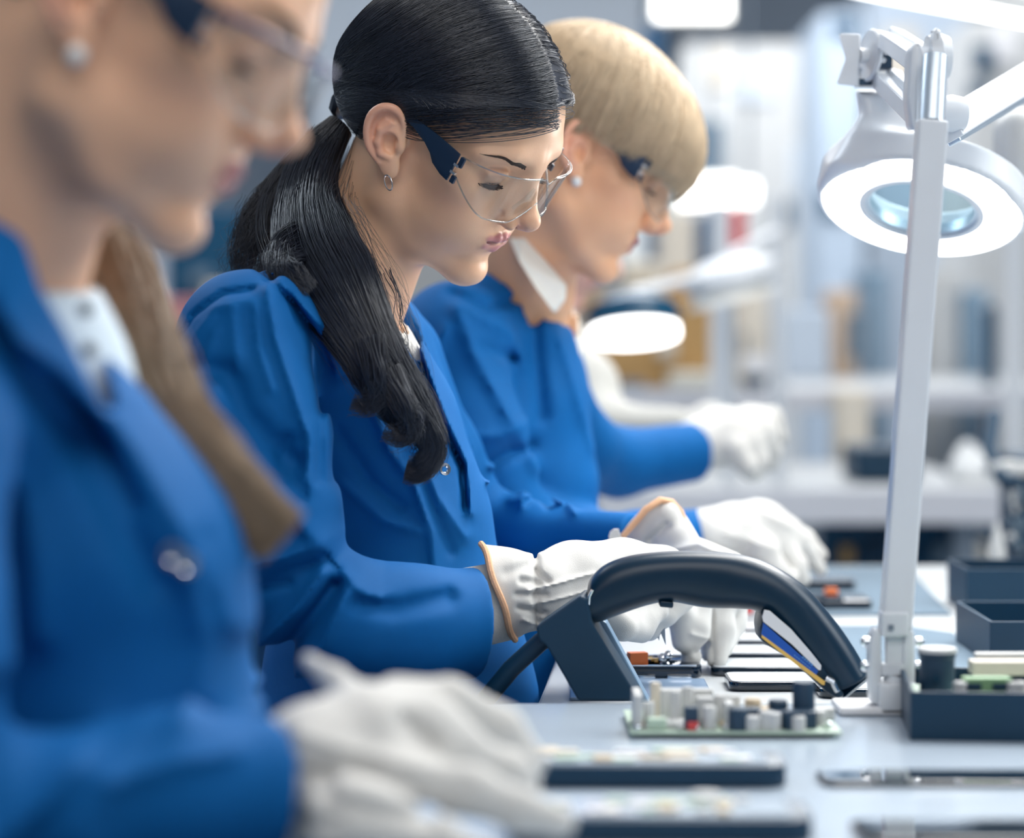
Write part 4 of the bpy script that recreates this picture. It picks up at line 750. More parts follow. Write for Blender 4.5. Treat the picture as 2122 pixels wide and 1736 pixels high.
for i in range(n):
    t = i/(n-1); a = P(*A[i], 1.93); b = P(*B[i], 1.93); c = (a+b)/2; u = (a-b)/2; w_ = .021+.010*max(0, (t-.55)/.45); w_ *= min(1, .55+i*.12)
    for k in range(seg):
        q = k*2*math.pi/seg; s_ = math.copysign(abs(math.sin(q))**.82, math.sin(q)); c_ = math.copysign(abs(math.cos(q))**.82, math.cos(q)); V.append(c+u*c_+np.array([0, w_*s_, 0]))
Fc = [(i*seg+k, i*seg+(k+1) % seg, (i+1)*seg+(k+1) % seg, (i+1)*seg+k) for i in range(n-1) for k in range(seg)] + [tuple(range(seg))[::-1], tuple((n-1)*seg+k for k in range(seg))]
mesh('shell', V, Fc, M_SHELL, sc); 
MB().prism([P(a, b, 1.902) for a, b in [(1582, 1262), (1600, 1270), (1650, 1315), (1700, 1372), (1752, 1440), (1740, 1450), (1712, 1434), (1640, 1368), (1578, 1330), (1574, 1300)]], (0, .05, 0), .003).build('scan_head', M_SHELL, sc, True)
lab = MB().prism([P(a, b, 1.8985) for a, b in [(1584, 1264), (1596, 1266), (1640, 1304), (1680, 1350), (1702, 1378), (1701, 1388), (1696, 1388), (1640, 1334), (1582, 1288), (1580, 1278)]], (0, .003, 0)).build('label', M_WHITE, sc)
MB().prism([P(a, b, 1.8984) for a, b in [(1582, 1290), (1696, 1390), (1688, 1404), (1700, 1416), (1578, 1315)]], (0, .003, 0)).build('label_band', M_BLUE, lab)
MB().prism([P(a, b, 1.8983) for a, b in [(1579, 1315), (1710, 1412), (1709, 1419), (1704, 1419), (1578, 1321)]], (0, .003, 0)).build('label_stripe', M_GOLD, lab)
def text(body, loc, size, rot, m, name, parent, ext=.0002):
    cu = bpy.data.curves.new(name, 'FONT'); cu.body = body; cu.size = size; cu.extrude = ext; cu.align_x = 'CENTER'; cu.align_y = 'CENTER'; o = bpy.data.objects.new(name, cu); me = bpy.data.meshes.new_from_object(o); bpy.data.objects.remove(o)
    me.transform(Matrix.Translation(Vector([float(v) for v in loc])) @ Matrix.Rotation(rot[2], 4, 'Z') @ Matrix.Rotation(rot[1], 4, 'Y') @ Matrix.Rotation(rot[0], 4, 'X')); o = bpy.data.objects.new(name, me); COL.objects.link(o); me.materials.append(m); o.parent = parent; me.transform(Matrix.Translation(-world_loc(parent))); return o
M_PRINT = mat('label_print_blue', (.10, .28, .60), .5)
for k in range(5): MB().box(P(1664+k*4.6, 1362+k*3.8, 1.898), (.0015, .0005, .0016), Matrix.Rotation(.7, 3, 'Y')).build('label_print', M_PRINT, lab)
for k in range(8): MB().box(P(1647+k*4.4, 1358+k*3.6, 1.898), (.0014, .0005, .0008), Matrix.Rotation(.7, 3, 'Y')).build('label_print', M_PRINT, lab)
MB().tube([P(1712, 1405, 1.896), P(1725, 1412, 1.895), P(1736, 1432, 1.896)], .0026, 8).build('metal_clip', M_CHROME, sc, True)
MB().tube([P(1735, 1446, 1.93), P(1765, 1420, 1.93), P(1795, 1395, 1.93)], .004, 8, scale=(1, 4)).build('scan_window', M_WIN, sc, True)
MB().box(P(1380, 1250, 1.925), (.011, .018, .005), Matrix.Rotation(.1, 3, 'Y'), .0015).build('trigger', M_SHELL, sc, True)
MB().tube([P(1228, 1222, 1.909), P(1221, 1236, 1.909), P(1220, 1252, 1.910)], .0013, 8).build('cable_latch', M_CHROME, sc, True)
MB().tube([P(1225, 1278, 1.93), P(1180, 1292, 1.93), P(1120, 1330, 1.93), (P(1060, 1385, 1.93)), P(1008, 1448, 1.94), P(975, 1520, 1.95), P(960, 1640, 1.96)], .0075, 14).build('cable', M_BLACK, sc, True)
st = empty('scanner_stand', TB(1260, 1450), 'dark slanted stand holding up the barcode scanner handle', 'stand')
MB().prism([P(a, b, 1.905) for a, b in [(1110, 1299), (1204, 1233), (1216, 1240), (1222, 1262), (1226, 1290), (1326, 1452), (1198, 1452), (1132, 1338), (1116, 1326)]], (.006, .050, 0), .002).build('strap', M_BLACK, st)
MB().prism([P(a, b, 1.95) for a, b in [(1216, 1262), (1256, 1290), (1346, 1456), (1312, 1456), (1222, 1300)]], (.002, .022, 0), .001).build('leg', mat('blue_grey_metal', (.20, .32, .46), .3, noise=.05), st)
# ---- phones
def phone(name, px0, px1, py, wdt, z, m_top, label, group, HH=HB, th=.0075, rot=0., body=M_PHONE, parts=(), rad=.010):
    D = HH*F/(py-CY); x0 = (px0-CX)*D/F; x1 = (px1-CX)*D/F; r = empty(name, ((x0+x1)/2, D+wdt/2, z), label, 'phone', group)
    def rr(x0, x1, y0, y1, q, n=5):
        o = []
        for cx, cy, a0 in ((x1-q, y0+q, -90), (x1-q, y1-q, 0), (x0+q, y1-q, 90), (x0+q, y0+q, 180)):
            for k in range(n+1): a = math.radians(a0+90*k/n); o.append((cx+q*math.cos(a), cy+q*math.sin(a), 0))
        return o
    w_ = (x1-x0)/2; MB().prism([(a+(x0+x1)/2, b+D+wdt/2, z) for a, b, c in rr(-w_, w_, -wdt/2, wdt/2, rad)], (0, 0, th), .0012).build('case', body, r, True)
    if m_top: MB().prism([(a+(x0+x1)/2, b+D+wdt/2, z+th-.0003) for a, b, c in rr(-w_+.0022, w_-.0022, -wdt/2+.0022, wdt/2-.0022, rad*.8)], (0, 0, .0007)).build('screen', m_top, r)
    r.rotation_euler[2] = rot; return r, x0, x1, D
for i, (a, b, py) in enumerate([(1500, 1640, 1320), (1490, 1650, 1344), (1484, 1680, 1372), (1474, 1720, 1402), (1512, 1770, 1433)]):
    phone('phone', a, b, py, .062 if i else .05, zB+.0005, M_PHONEW, ['pale phone panel, farthest of the row behind the fingers', 'pale phone panel, second farthest of the row right of the fingers', 'pale phone panel in the middle of the row under the scanner', 'pale phone panel just behind the nearest one of the row', 'pale phone panel nearest of the row, under the scanner label'][i], 'phone panels in a row on the middle bench', rot=0)
phone('phone', 1700, 1815, 1448, .05, zB+.0005, M_PHONEW, 'pale phone panel beside the lamp base', 'phone panels in a row on the middle bench')
ph, x0, x1, D = phone('open_phone', 1225, 1456, 1412, .074, zB+.003, None, 'open phone chassis with metal parts under the tweezers', None, th=.010)
z = zB+.013
MB().box(((x0+x1)/2, D+.004, z), (x1-x0-.01, .003, .002)).build('frame_rail', M_CHROME, ph); MB().box(((x0+x1)/2, D+.070, z), (x1-x0-.01, .003, .002)).build('frame_rail', M_CHROME, ph); MB().box(((x0+x1)/2-.01, D+.035, z-.001), (x1-x0-.03, .05, .002)).build('board', mat('dark_board', (.03, .05, .07), .3, noise=.4, nscale=300), ph)
for a in (1338, 1408): MB().box(P(a, 1404, D-.001), (.017 if a < 1400 else .022, .003, .0055), None, .0012).build('side_button', M_CHROME, ph, True)
for a, b, r_ in ((1376, 1380, .0045), (1372, 1364, .004), (1384, 1358, .0038)): MB().lathe([(0, .004), (r_*.6, .004), (r_, .003), (r_, -.003), (0, -.003)], P(a, b, D+.02), (.1, -1, .4), 20).build('metal_coil', M_CHROME, ph, True)
for i in range(26): MB().box(((x0+.02+random.random()*(x1-x0-.04)), D+.010+random.random()*.05, z+.001), (random.uniform(.003, .012), random.uniform(.002, .006), random.uniform(.001, .003))).build('component', random.choice([M_CHROME, M_DRK, M_CHROME, M_GOLD]), ph)
tag(MB().box(P(1321, 1367, D+.012)+np.array([0, 0, .001]), (.0165, .010, .0115), Matrix.Rotation(.25, 3, 'Z'), .0004).build('orange_block', M_ORANGE), 'small orange plastic block standing on the open phone', 'plastic block')
tw = empty('tweezers', P(1378, 1337, 2.08), 'dark steel tweezers held in the gloved right hand', 'tweezers')
MB().prism([P(a, b, 2.065) for a, b in [(1354, 1272), (1372, 1278), (1378, 1300), (1380, 1337), (1372, 1318)]], (0, .003, 0), .0005).build('arm', M_STEEL, tw); MB().prism([P(a, b, 2.071) for a, b in [(1352, 1282), (1362, 1284), (1368, 1305), (1366, 1328), (1356, 1306)]], (0, .003, 0), .0005).build('arm', M_STEEL, tw)
# device under the third woman's hand
ph3, x0, x1, D = phone('open_phone', 1600, 1810, 1268, .07, zB+.004, None, 'open phone under the blonde woman\'s gloved hand', None, th=.008)
for i in range(14): MB().box((x0+.02+random.random()*(x1-x0-.04), D+.01+random.random()*.05, zB+.014), (random.uniform(.006, .03), random.uniform(.004, .01), random.uniform(.002, .006))).build('component', random.choice([M_CHROME, M_DRK, M_DRK]), ph3)
ph3, x0, x1, D = phone('open_phone', 1650, 1775, 1228, .07, zB+.004, M_DRK, 'dark open phone farther along, beyond the blonde woman\'s fingers', None, th=.010)
tag(MB().box(TB(1722, 1262)+np.array([0, 0, .018]), (.014, .012, .010), None, .001).build('orange_block', M_ORANGE), 'orange block behind the top of the scanner', 'plastic block')
tag(MB().box(TB(1545, 1290)+np.array([0, 0, .014]), (.014, .014, .008), None, .001).build('orange_block', M_RED), 'small red block behind the scanner, above the phone panels', 'plastic block')
# ---- bins
def bin_(px0, px1, py, D, dep, hgt, z, label, m=M_BLACK, wall=.003, group=None):
    x0 = (px0-CX)*D/F; x1 = (px1-CX)*D/F; r = empty('parts_bin', ((x0+x1)/2, D+dep/2, z), label, 'bin', group); w_ = x1-x0; cx = (x0+x1)/2
    MB().box((cx, D+wall/2, z+hgt/2), (w_, wall, hgt), None, .0008).build('side_wall', m, r); MB().box((cx, D+dep-wall/2, z+hgt/2), (w_, wall, hgt), None, .0008).build('side_wall', m, r)
    MB().box((x0+wall/2, D+dep/2, z+hgt/2), (wall, dep-2*wall, hgt), None, .0008).build('side_wall', m, r); MB().box((x1-wall/2, D+dep/2, z+hgt/2), (wall, dep-2*wall, hgt), None, .0008).build('side_wall', m, r)
    MB().box((cx, D+dep/2, z+.002), (w_-2*wall, dep-2*wall, .003)).build('bottom', m, r); return r
bin_(2004, 2230, 1270, HB*F/570, .12, .048, zB, 'dark empty tray at the right edge behind the lamp, farther of two')
bin_(2052, 2300, 1380, HB*F/684, .17, .042, zB, 'dark tray at the right edge, nearer of two on the middle bench')
bA = bin_(1908, 2260, 1537, HA*F/837, .13, .034, zA, 'large dark bin at lower right holding circuit boards'); bA.rotation_euler[2] = -.10
DA = HA*F/837; bx = P(2000, 0, DA)[0]
bd = empty('power_board', (bx+.03, DA+.06, zA+.02), 'green board with a dark cylinder and terminals lying in the large bin', 'circuit board')
MB().box((bx+.055, DA+.065, zA+.024), (.16, .08, .002)).build('board', M_PCB, bd); MB().lathe([(0, 0), (.0125, 0), (.0125, .026), (.0135, .027), (.0140, .031), (.012, .033), (0, .033)], (P(1942, 0, 1.73)[0], 1.73, zA+.025), (0, 0, 1), 28).build('capacitor', M_DRK, bd, True)
MB().lathe([(0, .0), (.0142, .0), (.0138, .003), (0, .0035)], (P(1942, 0, 1.73)[0], 1.73, zA+.055), (0, 0, 1), 28).build('capacitor_top', M_PALE, bd, True); MB().lathe([(0, 0), (.003, 0), (.003, .001), (0, .001)], (P(1948, 0, 1.7)[0], 1.7162, zA+.038), (0, -1, 0), 14).build('capacitor_vent', M_BLACK, bd)
tb = MB().box((P(2044, 0, 1.705)[0], 1.705, zA+.034), (.034, .012, .013), None, .001).build('terminal_block', M_GREEN, bd)
for k in (-1, 1): MB().box((P(2044, 0, 1.70)[0]+k*.009, 1.698, zA+.035), (.010, .002, .004)).build('terminal_slot', M_DRK, tb)
MB().box((P(2075, 0, 1.76)[0], 1.76, zA+.040), (.045, .02, .010), None, .001).build('heat_sink', M_BEIGE, bd); MB().box((P(2090, 0, 1.78)[0], 1.78, zA+.046), (.05, .01, .004), None, .001).build('heat_sink', M_PALE, bd)
for a in (1990, 2098, 2112): MB().lathe([(0, 0), (.005, 0), (.005, .012), (.004, .013), (0, .013)], (P(a, 0, 1.70)[0], 1.70, zA+.025), (0, 0, 1), 16).build('capacitor', M_PALE, bd, True)
# ---- circuit board on the near bench
DP = HA*F/831; x0 = P(1306, 0, DP)[0]; x1 = P(1745, 0, DP)[0]
cb = empty('circuit_board', ((x0+x1)/2, DP+.05, zA), 'pale green circuit board crowded with capacitors on the near bench', 'circuit board')
MB().box(((x0+x1)/2, DP+.05, zA+.004), (x1-x0, .10, .002), Matrix.Rotation(0, 3, 'Z')).build('board', M_PCB, cb)
for px, yy, r_, h_, m_ in [(1665, .035, .008, .030, M_DRK), (1640, .012, .006, .013, M_DRK), (1612, .03, .007, .018, M_DRK), (1588, .010, .0055, .013, M_PALE), (1560, .035, .006, .018, M_TAN), (1530, .010, .007, .015, M_DRK), (1700, .03, .0045, .010, M_PALE), (1495, .04, .006, .020, M_PALE), (1470, .012, .005, .016, M_PALE), (1425, .05, .004, .024, M_PALE), (1400, .03, .004, .024, M_PALE), (1378, .05, .0035, .022, M_PALE), (1345, .02, .004, .018, M_PALE), (1604, .008, .005, .012, M_PALE), (1655, .006, .005, .010, M_PALE), (1520, .05, .005, .018, M_PALE), (1358, .06, .004, .026, M_BEIGE), (1560, .008, .006, .010, M_PALE)]:
    MB().lathe([(0, 0), (r_, 0), (r_, h_*.92), (r_*.85, h_), (0, h_)], (P(px, 0, DP+yy)[0], DP+yy, zA+.005), (0, 0, 1), 18).build('capacitor', m_, cb, True)
for px, yy, sx, sy, sz, m_ in [(1432, .012, .010, .008, .016, M_DRK), (1436, .006, .008, .004, .006, M_RED), (1478, .05, .024, .016, .016, M_PALE), (1545, .02, .022, .014, .014, M_DRK), (1640, .02, .034, .016, .012, M_DRK), (1590, .05, .03, .012, .010, M_TAN), (1320, .03, .006, .04, .024, M_PALE), (1380, .02, .03, .02, .005, M_PALE), (1700, .06, .02, .014, .008, M_PALE), (1510, .02, .006, .02, .018, M_PALE), (1420, .07, .04, .01, .02, M_PALE), (1360, .012, .014, .01, .008, M_PCB), (1680, .05, .006, .006, .020, M_PALE), (1460, .03, .012, .01, .02, M_PALE)]:
    MB().box((P(px, 0, DP+yy)[0], DP+yy, zA+.005+sz/2), (sx, sy, sz), None, .001).build('component', m_, cb)
for i in range(26): px = random.uniform(1320, 1730); MB().sphere((P(px, 0, DP+.006)[0], DP+.004+random.random()*.02, zA+.007), random.uniform(.0012, .0028), 10).build('solder_part', random.choice([M_PALE, M_CHROME, M_TAN, M_PCB]), cb, True)
tag(MB().box(P(1800, 1478, 1.81)-np.array([0, 0, .0]), (.05, .05, .006), None, .002).build('lamp_label_card', M_WHITE), 'small white card on the near bench left of the lamp base', 'card').location.z = zA+.0005
# ---- near phones and glass panels
M_GLASSB = mat('mirror_black_glass', (.01, .02, .03), .02, spec=1., coat=1.)
def shellphone(px0, px1, py, wdt, label, nn, rot=0.):
    r, x0, x1, D = phone('phone_shell', px0, px1, py, wdt, zA+.0005, None, label, 'phone shells on the near bench', HH=HA, th=.0135, rad=.014, body=M_BLACK)
    MB().box(((x0+x1)/2-.004, D+wdt*.5, zA+.0140), (x1-x0-.016, wdt-.012, .002)).build('inner_board', M_BENCH, r)
    for k in range(nn): MB().box((x0+.015+random.random()*(x1-x0-.035), D+.010+random.random()*(wdt-.02), zA+.0155), (random.uniform(.006, .02), random.uniform(.004, .012), random.uniform(.002, .005)), None, .0008).build('component', random.choice([M_PALE, M_TAN, M_BEIGE, M_WHITE, M_PCB]), r)
    return r, x0, x1, D
shellphone(1010, 1634, 1634, .060, 'open dark phone shell right of the near glove, farther of two', 26)
r, x0, x1, D = shellphone(1060, 1690, 1750, .060, 'open dark phone shell at the bottom edge, nearer of two', 20); MB().lathe([(0, .005), (.008, .005), (.011, 0), (0, 0)], (P(1463, 0, D+.045)[0], D+.045, zA+.015), (0, 0, 1), 20).build('speaker_cap', M_PALE, r, True)
phone('glass_panel', 1705, 2300, 1632, .044, zA+.0005, M_GLASSB, 'mirror-black glass panel at lower right, farther of two', 'glass panels on the near bench', HH=HA, th=.003)
phone('glass_panel', 1785, 2400, 1752, .056, zA+.0005, M_GLASSB, 'mirror-black glass panel at the bottom right corner, nearer of two', 'glass panels on the near bench', HH=HA, th=.003)
# ---- magnifier lamp
ml = empty('magnifier_lamp', (P(1850, 0, 1.80)[0], 1.80, zA), 'large white magnifier lamp with glowing ring, clamped to the near bench', 'magnifier lamp')
Dp = 1.80
MB().box((P(1856, 0, Dp)[0], Dp, zA+.012), (.030, .03, .024), None, .003).build('clamp', M_FRAME, ml, True); MB().tube([(P(1858, 0, Dp)[0], Dp, zA+.02), P(1862, 1400, Dp)], .011, 16).build('base_post', M_FRAME, ml, True)
for dx, a, b in ((-1, 1815, 1822), (1, 1884, 1888)):
    MB().prism([P(q, y, Dp-.010) for q, y in [(a-10, 1460), (a-12, 1340), (a-6, 1310), (a+4, 1300), (a+12, 1312), (a+14, 1400), (a+10, 1460)]], (0, .022, 0), .003).build('joint_plate', M_FRAME, ml, True)
    for y in (1330, 1380): MB().lathe([(0, 0), (.004, 0), (.004, .004), (.0025, .006), (0, .006)], P(a+dx*14, y, Dp), (dx, 0, 0), 12).build('bolt', M_CHROME, ml, True)
MB().box(P(1852, 1330, Dp), (.012, .012, .05)).build('joint_block', M_FRAME, ml); MB().box(P(1852, 1385, Dp-.002), (.02, .014, .008)).build('joint_block', M_FRAME, ml)
MB().prism([P(1826, 1320, Dp-.012), P(1884, 1320, Dp-.012), P(1884, 1268, Dp-.012), P(1828, 1268, Dp-.012)], (0, .02, 0), .002).build('socket', M_FRAME, ml)
sq = MB(); a0 = P(1855, 1300, Dp); a1 = P(1931, 250, 1.84); ax = (a1-a0)/np.linalg.norm(a1-a0); ux = np.cross(ax, [0, 1., 0]); ux /= np.linalg.norm(ux); hw = .0112
sq.prism([a0-ux*hw-np.array([0, hw, 0]), a0+ux*hw-np.array([0, hw, 0]), a0+ux*hw+np.array([0, hw, 0]), a0-ux*hw+np.array([0, hw, 0])], a1-a0, .002).build('pole', M_FRAME, ml)
MB().tube([P(1930, 255, 1.84), P(1934, 180, 1.85), P(1938, 120, 1.86)], .0095, 16).build('pole_end', M_STEEL if False else M_ALU, ml, True)
MB().box(P(1846, 1300, Dp-.0125), (.004, .002, .004)).build('screw', M_STEEL, ml)
Dj = 1.88
for q, w_ in (((1900, 95), 9), ((1953, 95), 9)):
    MB().prism([P(a, b, Dj-.01) for a, b in [(q[0]-12, 100), (q[0]-4, 86), (q[0]+8, 88), (q[0]+14, 110), (q[0]+10, 230), (q[0]+2, 272), (q[0]-10, 262), (q[0]-18, 200)]], (0, .03, 0), .003).build('joint_plate', M_FRAME, ml, True)
MB().lathe([(.001, -.009), (.017, -.008), (.020, 0), (.017, .008), (.001, .009)], P(1942, 120, Dj), (1, .1, 0), 28, sx=1.).build('joint_disc', M_FRAME, ml, True)
MB().prism([P(a, b, Dj-.014) for a, b in [(1930, 130), (1926, 90), (1934, 62), (1942, 56), (1952, 64), (1958, 90), (1956, 130)]], (0, .016, 0), .004).build('joint_cap', M_FRAME, ml, True)
# parallel bars to the lamp head
Dk = 2.22
def bar(a, b, w_, h_, name, par, m=M_FRAME): 
    a = np.array(a); b = np.array(b); t = (b-a)/np.linalg.norm(b-a); u = np.cross(t, [0, 1., 0]); u /= np.linalg.norm(u); v = np.cross(t, u); MB().prism([a+u*h_+v*w_, a-u*h_+v*w_, a-u*h_-v*w_, a+u*h_-v*w_], b-a, .0012).build(name, m, par)
bar(P(1834, 82, Dk), P(1915, 140, 1.92), .007, .009, 'arm_bar', ml); bar(P(1826, 166, Dk), P(1912, 250, 1.92), .007, .009, 'arm_bar', ml); bar(P(1856, 72, Dk+.02), P(1935, 120, 1.94), .006, .007, 'arm_bar', ml); bar(P(1850, 156, Dk+.02), P(1925, 225, 1.94), .006, .007, 'arm_bar', ml)
MB().lathe([(0, -.006), (.014, -.005), (.0235, -.002), (.0245, .001), (.023, .003), (0, .005)], P(1804, 115, Dk-.01), (-1, -.28, .12), 32).build('joint_disc', M_FRAME, ml, True)
MB().box(P(1828, 118, Dk+.01), (.016, .02, .024)).build('spring_block', M_DRK, ml); 
for a, b in ((1830, 125), (1836, 108)): MB().sphere(P(a, b, Dk-.003), .003, 10).build('bolt', M_CHROME, ml, True)
MB().prism([P(a, b, Dk-.02) for a, b in [(1738, 72), (1742, 69), (1780, 70), (1782, 74), (1781, 118), (1779, 125), (1778, 178), (1735, 174), (1734, 170), (1752, 122)]], (.002, .006, 0), .001).build('wing_knob', M_FRAME, ml); MB().tube([P(1780, 115, Dk-.015), P(1800, 115, Dk-.012)], .007, 14).build('knob_shaft', M_FRAME, ml, True)
MB().tube([P(1778, 140, Dk), P(1780, 165, Dk), P(1800, 172, Dk)], .002, 8).build('cable_loop', M_CHROME, ml, True); MB().box(P(1794, 172, Dk), (.018, .02, .006)).build('head_mount', M_DRK, ml)
# head: outline swept plate, ring
LD = 2.26; lc = P(1910, 430, LD); nrm = np.array([-.20, -.385, -.90]); nrm /= np.linalg.norm(nrm); xx = np.array([.975, .0, -.21]); xx -= nrm*(xx @ nrm); xx /= np.linalg.norm(xx); yy_ = np.cross(nrm, xx)
def L3(x, y, z=0.): return lc + xx*x + yy_*y + nrm*z
def ringgeo(r0, r1, z0, z1, seg=64): 
    mb = MB(); R = [[mb.bm.verts.new(L3(r*math.cos(q), r*math.sin(q), z)) for q in [k*2*math.pi/seg for k in range(seg)]] for r, z in ((r0, z0), (r1, z0), (r1, z1), (r0, z1))]
    for i in range(4):
        A_, B_ = R[i], R[(i+1) % 4]
        for k in range(seg): mb.bm.faces.new((A_[k], A_[(k+1) % seg], B_[(k+1) % seg], B_[k]))
    return mb
RO = .0905
def headf(p):
    q = p-lc.astype(f4); x = q @ xx.astype(f4); y = q @ yy_.astype(f4); z = q @ nrm.astype(f4); r = np.hypot(x, y)
    disc = np.maximum(r-.0945, np.abs(z+.012)-.0115); disc = np.where((r > .0945) & (np.abs(z+.012) > .0115), np.hypot(r-.0945, np.abs(z+.012)-.0115), disc)-.003
    xi = p[:, 0]*F/p[:, 1]+CX; yi = CY-(p[:, 2]-ZC)*F/p[:, 1]
    w = ptin(np.stack([xi, yi], 1).astype(f4), [(1772, 186), (1780, 235), (1768, 292), (1728, 345), (1718, 400), (1900, 440), (2090, 470), (2082, 425), (2000, 338), (1955, 300), (1948, 250), (1950, 186)])*f4(LD/F)
    nk = smax(w, np.abs(p[:, 1]-f4(2.235)-(p[:, 2]-f4(1.25))*f4(.15))-f4(.022), .016); nk = smax(nk, z+.002, .004); d = smin(disc, nk, .03)
    return smax(d, -np.maximum(r-.0600, -z-.10), .002) if False else smax(smax(d, -(np.maximum(r-.0560, np.abs(z)-.2)), .003), -np.maximum(np.maximum(r-.0925, .0545-r), -(z+.004)), .0015)
lo, hi = bounds([lc-.13, lc+.13, P(1812, 160, 2.25)], .02); hd = field('lamp_head', headf, lo, hi, .0022, M_FRAME, ml, sm=2)
ringgeo(.0585, .0925, -.003, .0025).build('light_ring', E_LAMP, hd)
ringgeo(.0530, .0585, -.006, .0040).build('lens_rim', M_FRAME, hd, True); ringgeo(.0490, .0535, -.010, .0005).build('lens_rim', M_ALU, hd, True)
lens = MB(); seg = 48
for sgn in (1, -1):
    R = []
    for j in range(9):
        r = .0525*j/8; z = -.004+sgn*.007*(1-(j/8)**2)
        R.append([lens.bm.verts.new(L3(0, 0, z))] if j == 0 else [lens.bm.verts.new(L3(r*math.cos(q), r*math.sin(q), z)) for q in [k*2*math.pi/seg for k in range(seg)]])
    for A_, B_ in zip(R[:-1], R[1:]):
        for k in range(seg):
            if len(A_) == 1: lens.bm.faces.new((A_[0], B_[k], B_[(k+1) % seg]))
            else: lens.bm.faces.new((A_[k], B_[k], B_[(k+1) % seg], A_[(k+1) % seg]))
lens.build('lens', clear('magnifier_glass', (.80, .90, .93), .02, 1.5, .03), hd, True)
stk = MB().prism([P(a, b, 2.218) for a, b in [(1800, 264), (1875, 268), (1888, 318), (1812, 314)]], (0, .001, 0)).build('rating_label', mat('label_grey', (.48, .54, .62), .6), hd)
text('CE', P(1866, 277, 2.2165), .007, (math.pi/2, math.pi+.05, 0), M_STEEL, 'label_text', stk); 

for k in range(4):
    for q in range(4): MB().box(P(1832+q*14+k*2, 290+k*7+q*.5, 2.2168), (.0045, .0004, .0008)).build('label_print', M_STEEL, stk)
# second lamp, arm from the right edge
m2 = empty('magnifier_lamp', P(2150, 400, 2.5), 'white lamp arm and rounded shade at the right edge, behind the magnifier', 'magnifier lamp')
bar(P(1960, 262, 2.02), P(2200, 118, 2.35), .010, .0135, 'arm_bar', m2); bar(P(1975, 290, 2.04), P(2200, 158, 2.38), .006, .004, 'arm_rod', m2, M_ALU); MB().lathe([(.001, -.01), (.014, -.01), (.016, 0), (.014, .01), (.001, .01)], P(1972, 235, 2.02), (1, .2, 0), 24).build('joint_disc', M_FRAME, m2, True)
MB().tube([P(2190, 120, 2.9), P(2190, 300, 2.9), P(2185, 1204, 2.95)], .013, 14).build('pole', M_FRAME, m2, True)
MB().box(P(2150, 300, 2.60), (.085, .10, .075), None, .02, 4).build('shade', M_PALE, m2, True)
# ---- background lamps
def farlamp(cx, cy, D, rpx, tilt, pole, label, on=True, shade=M_FRAME, elev=.13):
    r = empty('magnifier_lamp', P(pole[0], 1006, 4.8), label, 'magnifier lamp', 'blurred magnifier lamps in the background'); c = P(cx, cy, D); R = M(rpx, D); n = np.array([tilt, -elev, -1.]); n /= np.linalg.norm(n)
    MB().lathe([(0, .0), (R*.96, .0), (R, -.008), (R*.95, -.035), (R*.5, -.055), (0, -.06)][::-1], c, n, 40).build('shade', shade, r, True)
    if on: MB().lathe([(R*.45, .001), (R*.94, .001), (R*.94, .016), (R*.45, .016)], c, n, 40).build('light_ring', E_LAMP, r, True)
    top = P(pole[0], pole[2], 4.8); MB().tube([P(pole[0]+8, 1006, 4.8), top], M(pole[3], D), 12).build('pole', M_FRAME, r, True); MB().tube([top, c-n*.04+np.array([0, .02, .02])], M(pole[3]*.7, D), 10).build('arm', M_FRAME, r, True); return r
farlamp(1314, 680, 4.0, 98, .05, (1505, 1000, 560, 17), 'glowing oval lamp with dark shade left of the cardboard box', shade=M_WIN, elev=.24)
fl2 = farlamp(1520, 594, 4.6, 102, .22, (1610, 1010, 480, 15), 'white conical lamp shade tilted over the far bench', on=False, elev=0.)
MB2 = MB().lathe([(M(40, 4.6), 0), (M(95, 4.6), .075), (M(20, 4.6), 0)], P(1500, 545, 4.6), (.25, 0, -1), 24)
MB2.build('lamp_cone', mat('white_cone', (.85, .85, .82), .5), fl2, True)
# ---- ceiling lights
def clight(px0, px1, py0, py1, D, label, lx=None):
    a = P(px0, py0, D); b = P(px1, py1, D); r = empty('ceiling_light', ((a[0]+b[0])/2, D, a[2]), label, 'ceiling light', 'glowing ceiling lights'); cx = (a[0]+b[0])/2; cz = (a[2]+b[2])/2
    MB().box((cx, D+.02, cz), (abs(b[0]-a[0])+.02, .04, abs(a[2]-b[2])+.02), None, .005).build('housing', M_PALE, r); MB().box((cx, D-.005, cz), (abs(b[0]-a[0]), .014, abs(a[2]-b[2])), None, .004).build('diffuser', E_CEIL, r)
    MB().tube([(cx, D+.02, max(a[2], b[2])), (cx, D+.02, 4.2)], .008, 8).build('hanger', M_STEEL, r); return r
clight(1357, 1512, -60, 40, 6., 'bright rectangular light at the top, above the blonde woman'); clight(1405, 1526, 368, 425, 9., 'bright rectangular light beside the blonde fringe'); clight(1535, 1566, 378, 420, 9., 'small round bright light right of the rectangular one')
# big lamp at the top right: slanted
r = empty('ceiling_light', P(1950, 0, 3.2), 'very bright slanted light panel in the top right corner', 'ceiling light'); pts = [P(1735, -14, 3.0), P(2200, 72, 3.0), P(2260, -40, 4.2), P(1735, -90, 4.2)]
MB().prism(pts, (0, 0, .02), .002).build('diffuser', E_CEIL, r); MB().prism([p+np.array([0, 0, .02]) for p in pts], (0, 0, .02), .002).build('housing', M_PALE, r); MB().tube([P(1950, -40, 3.6)+np.array([0, 0, .05]), (P(1950, 0, 3.6)[0], 3.6, 4.2)], .008, 8).build('hanger', M_STEEL, r)
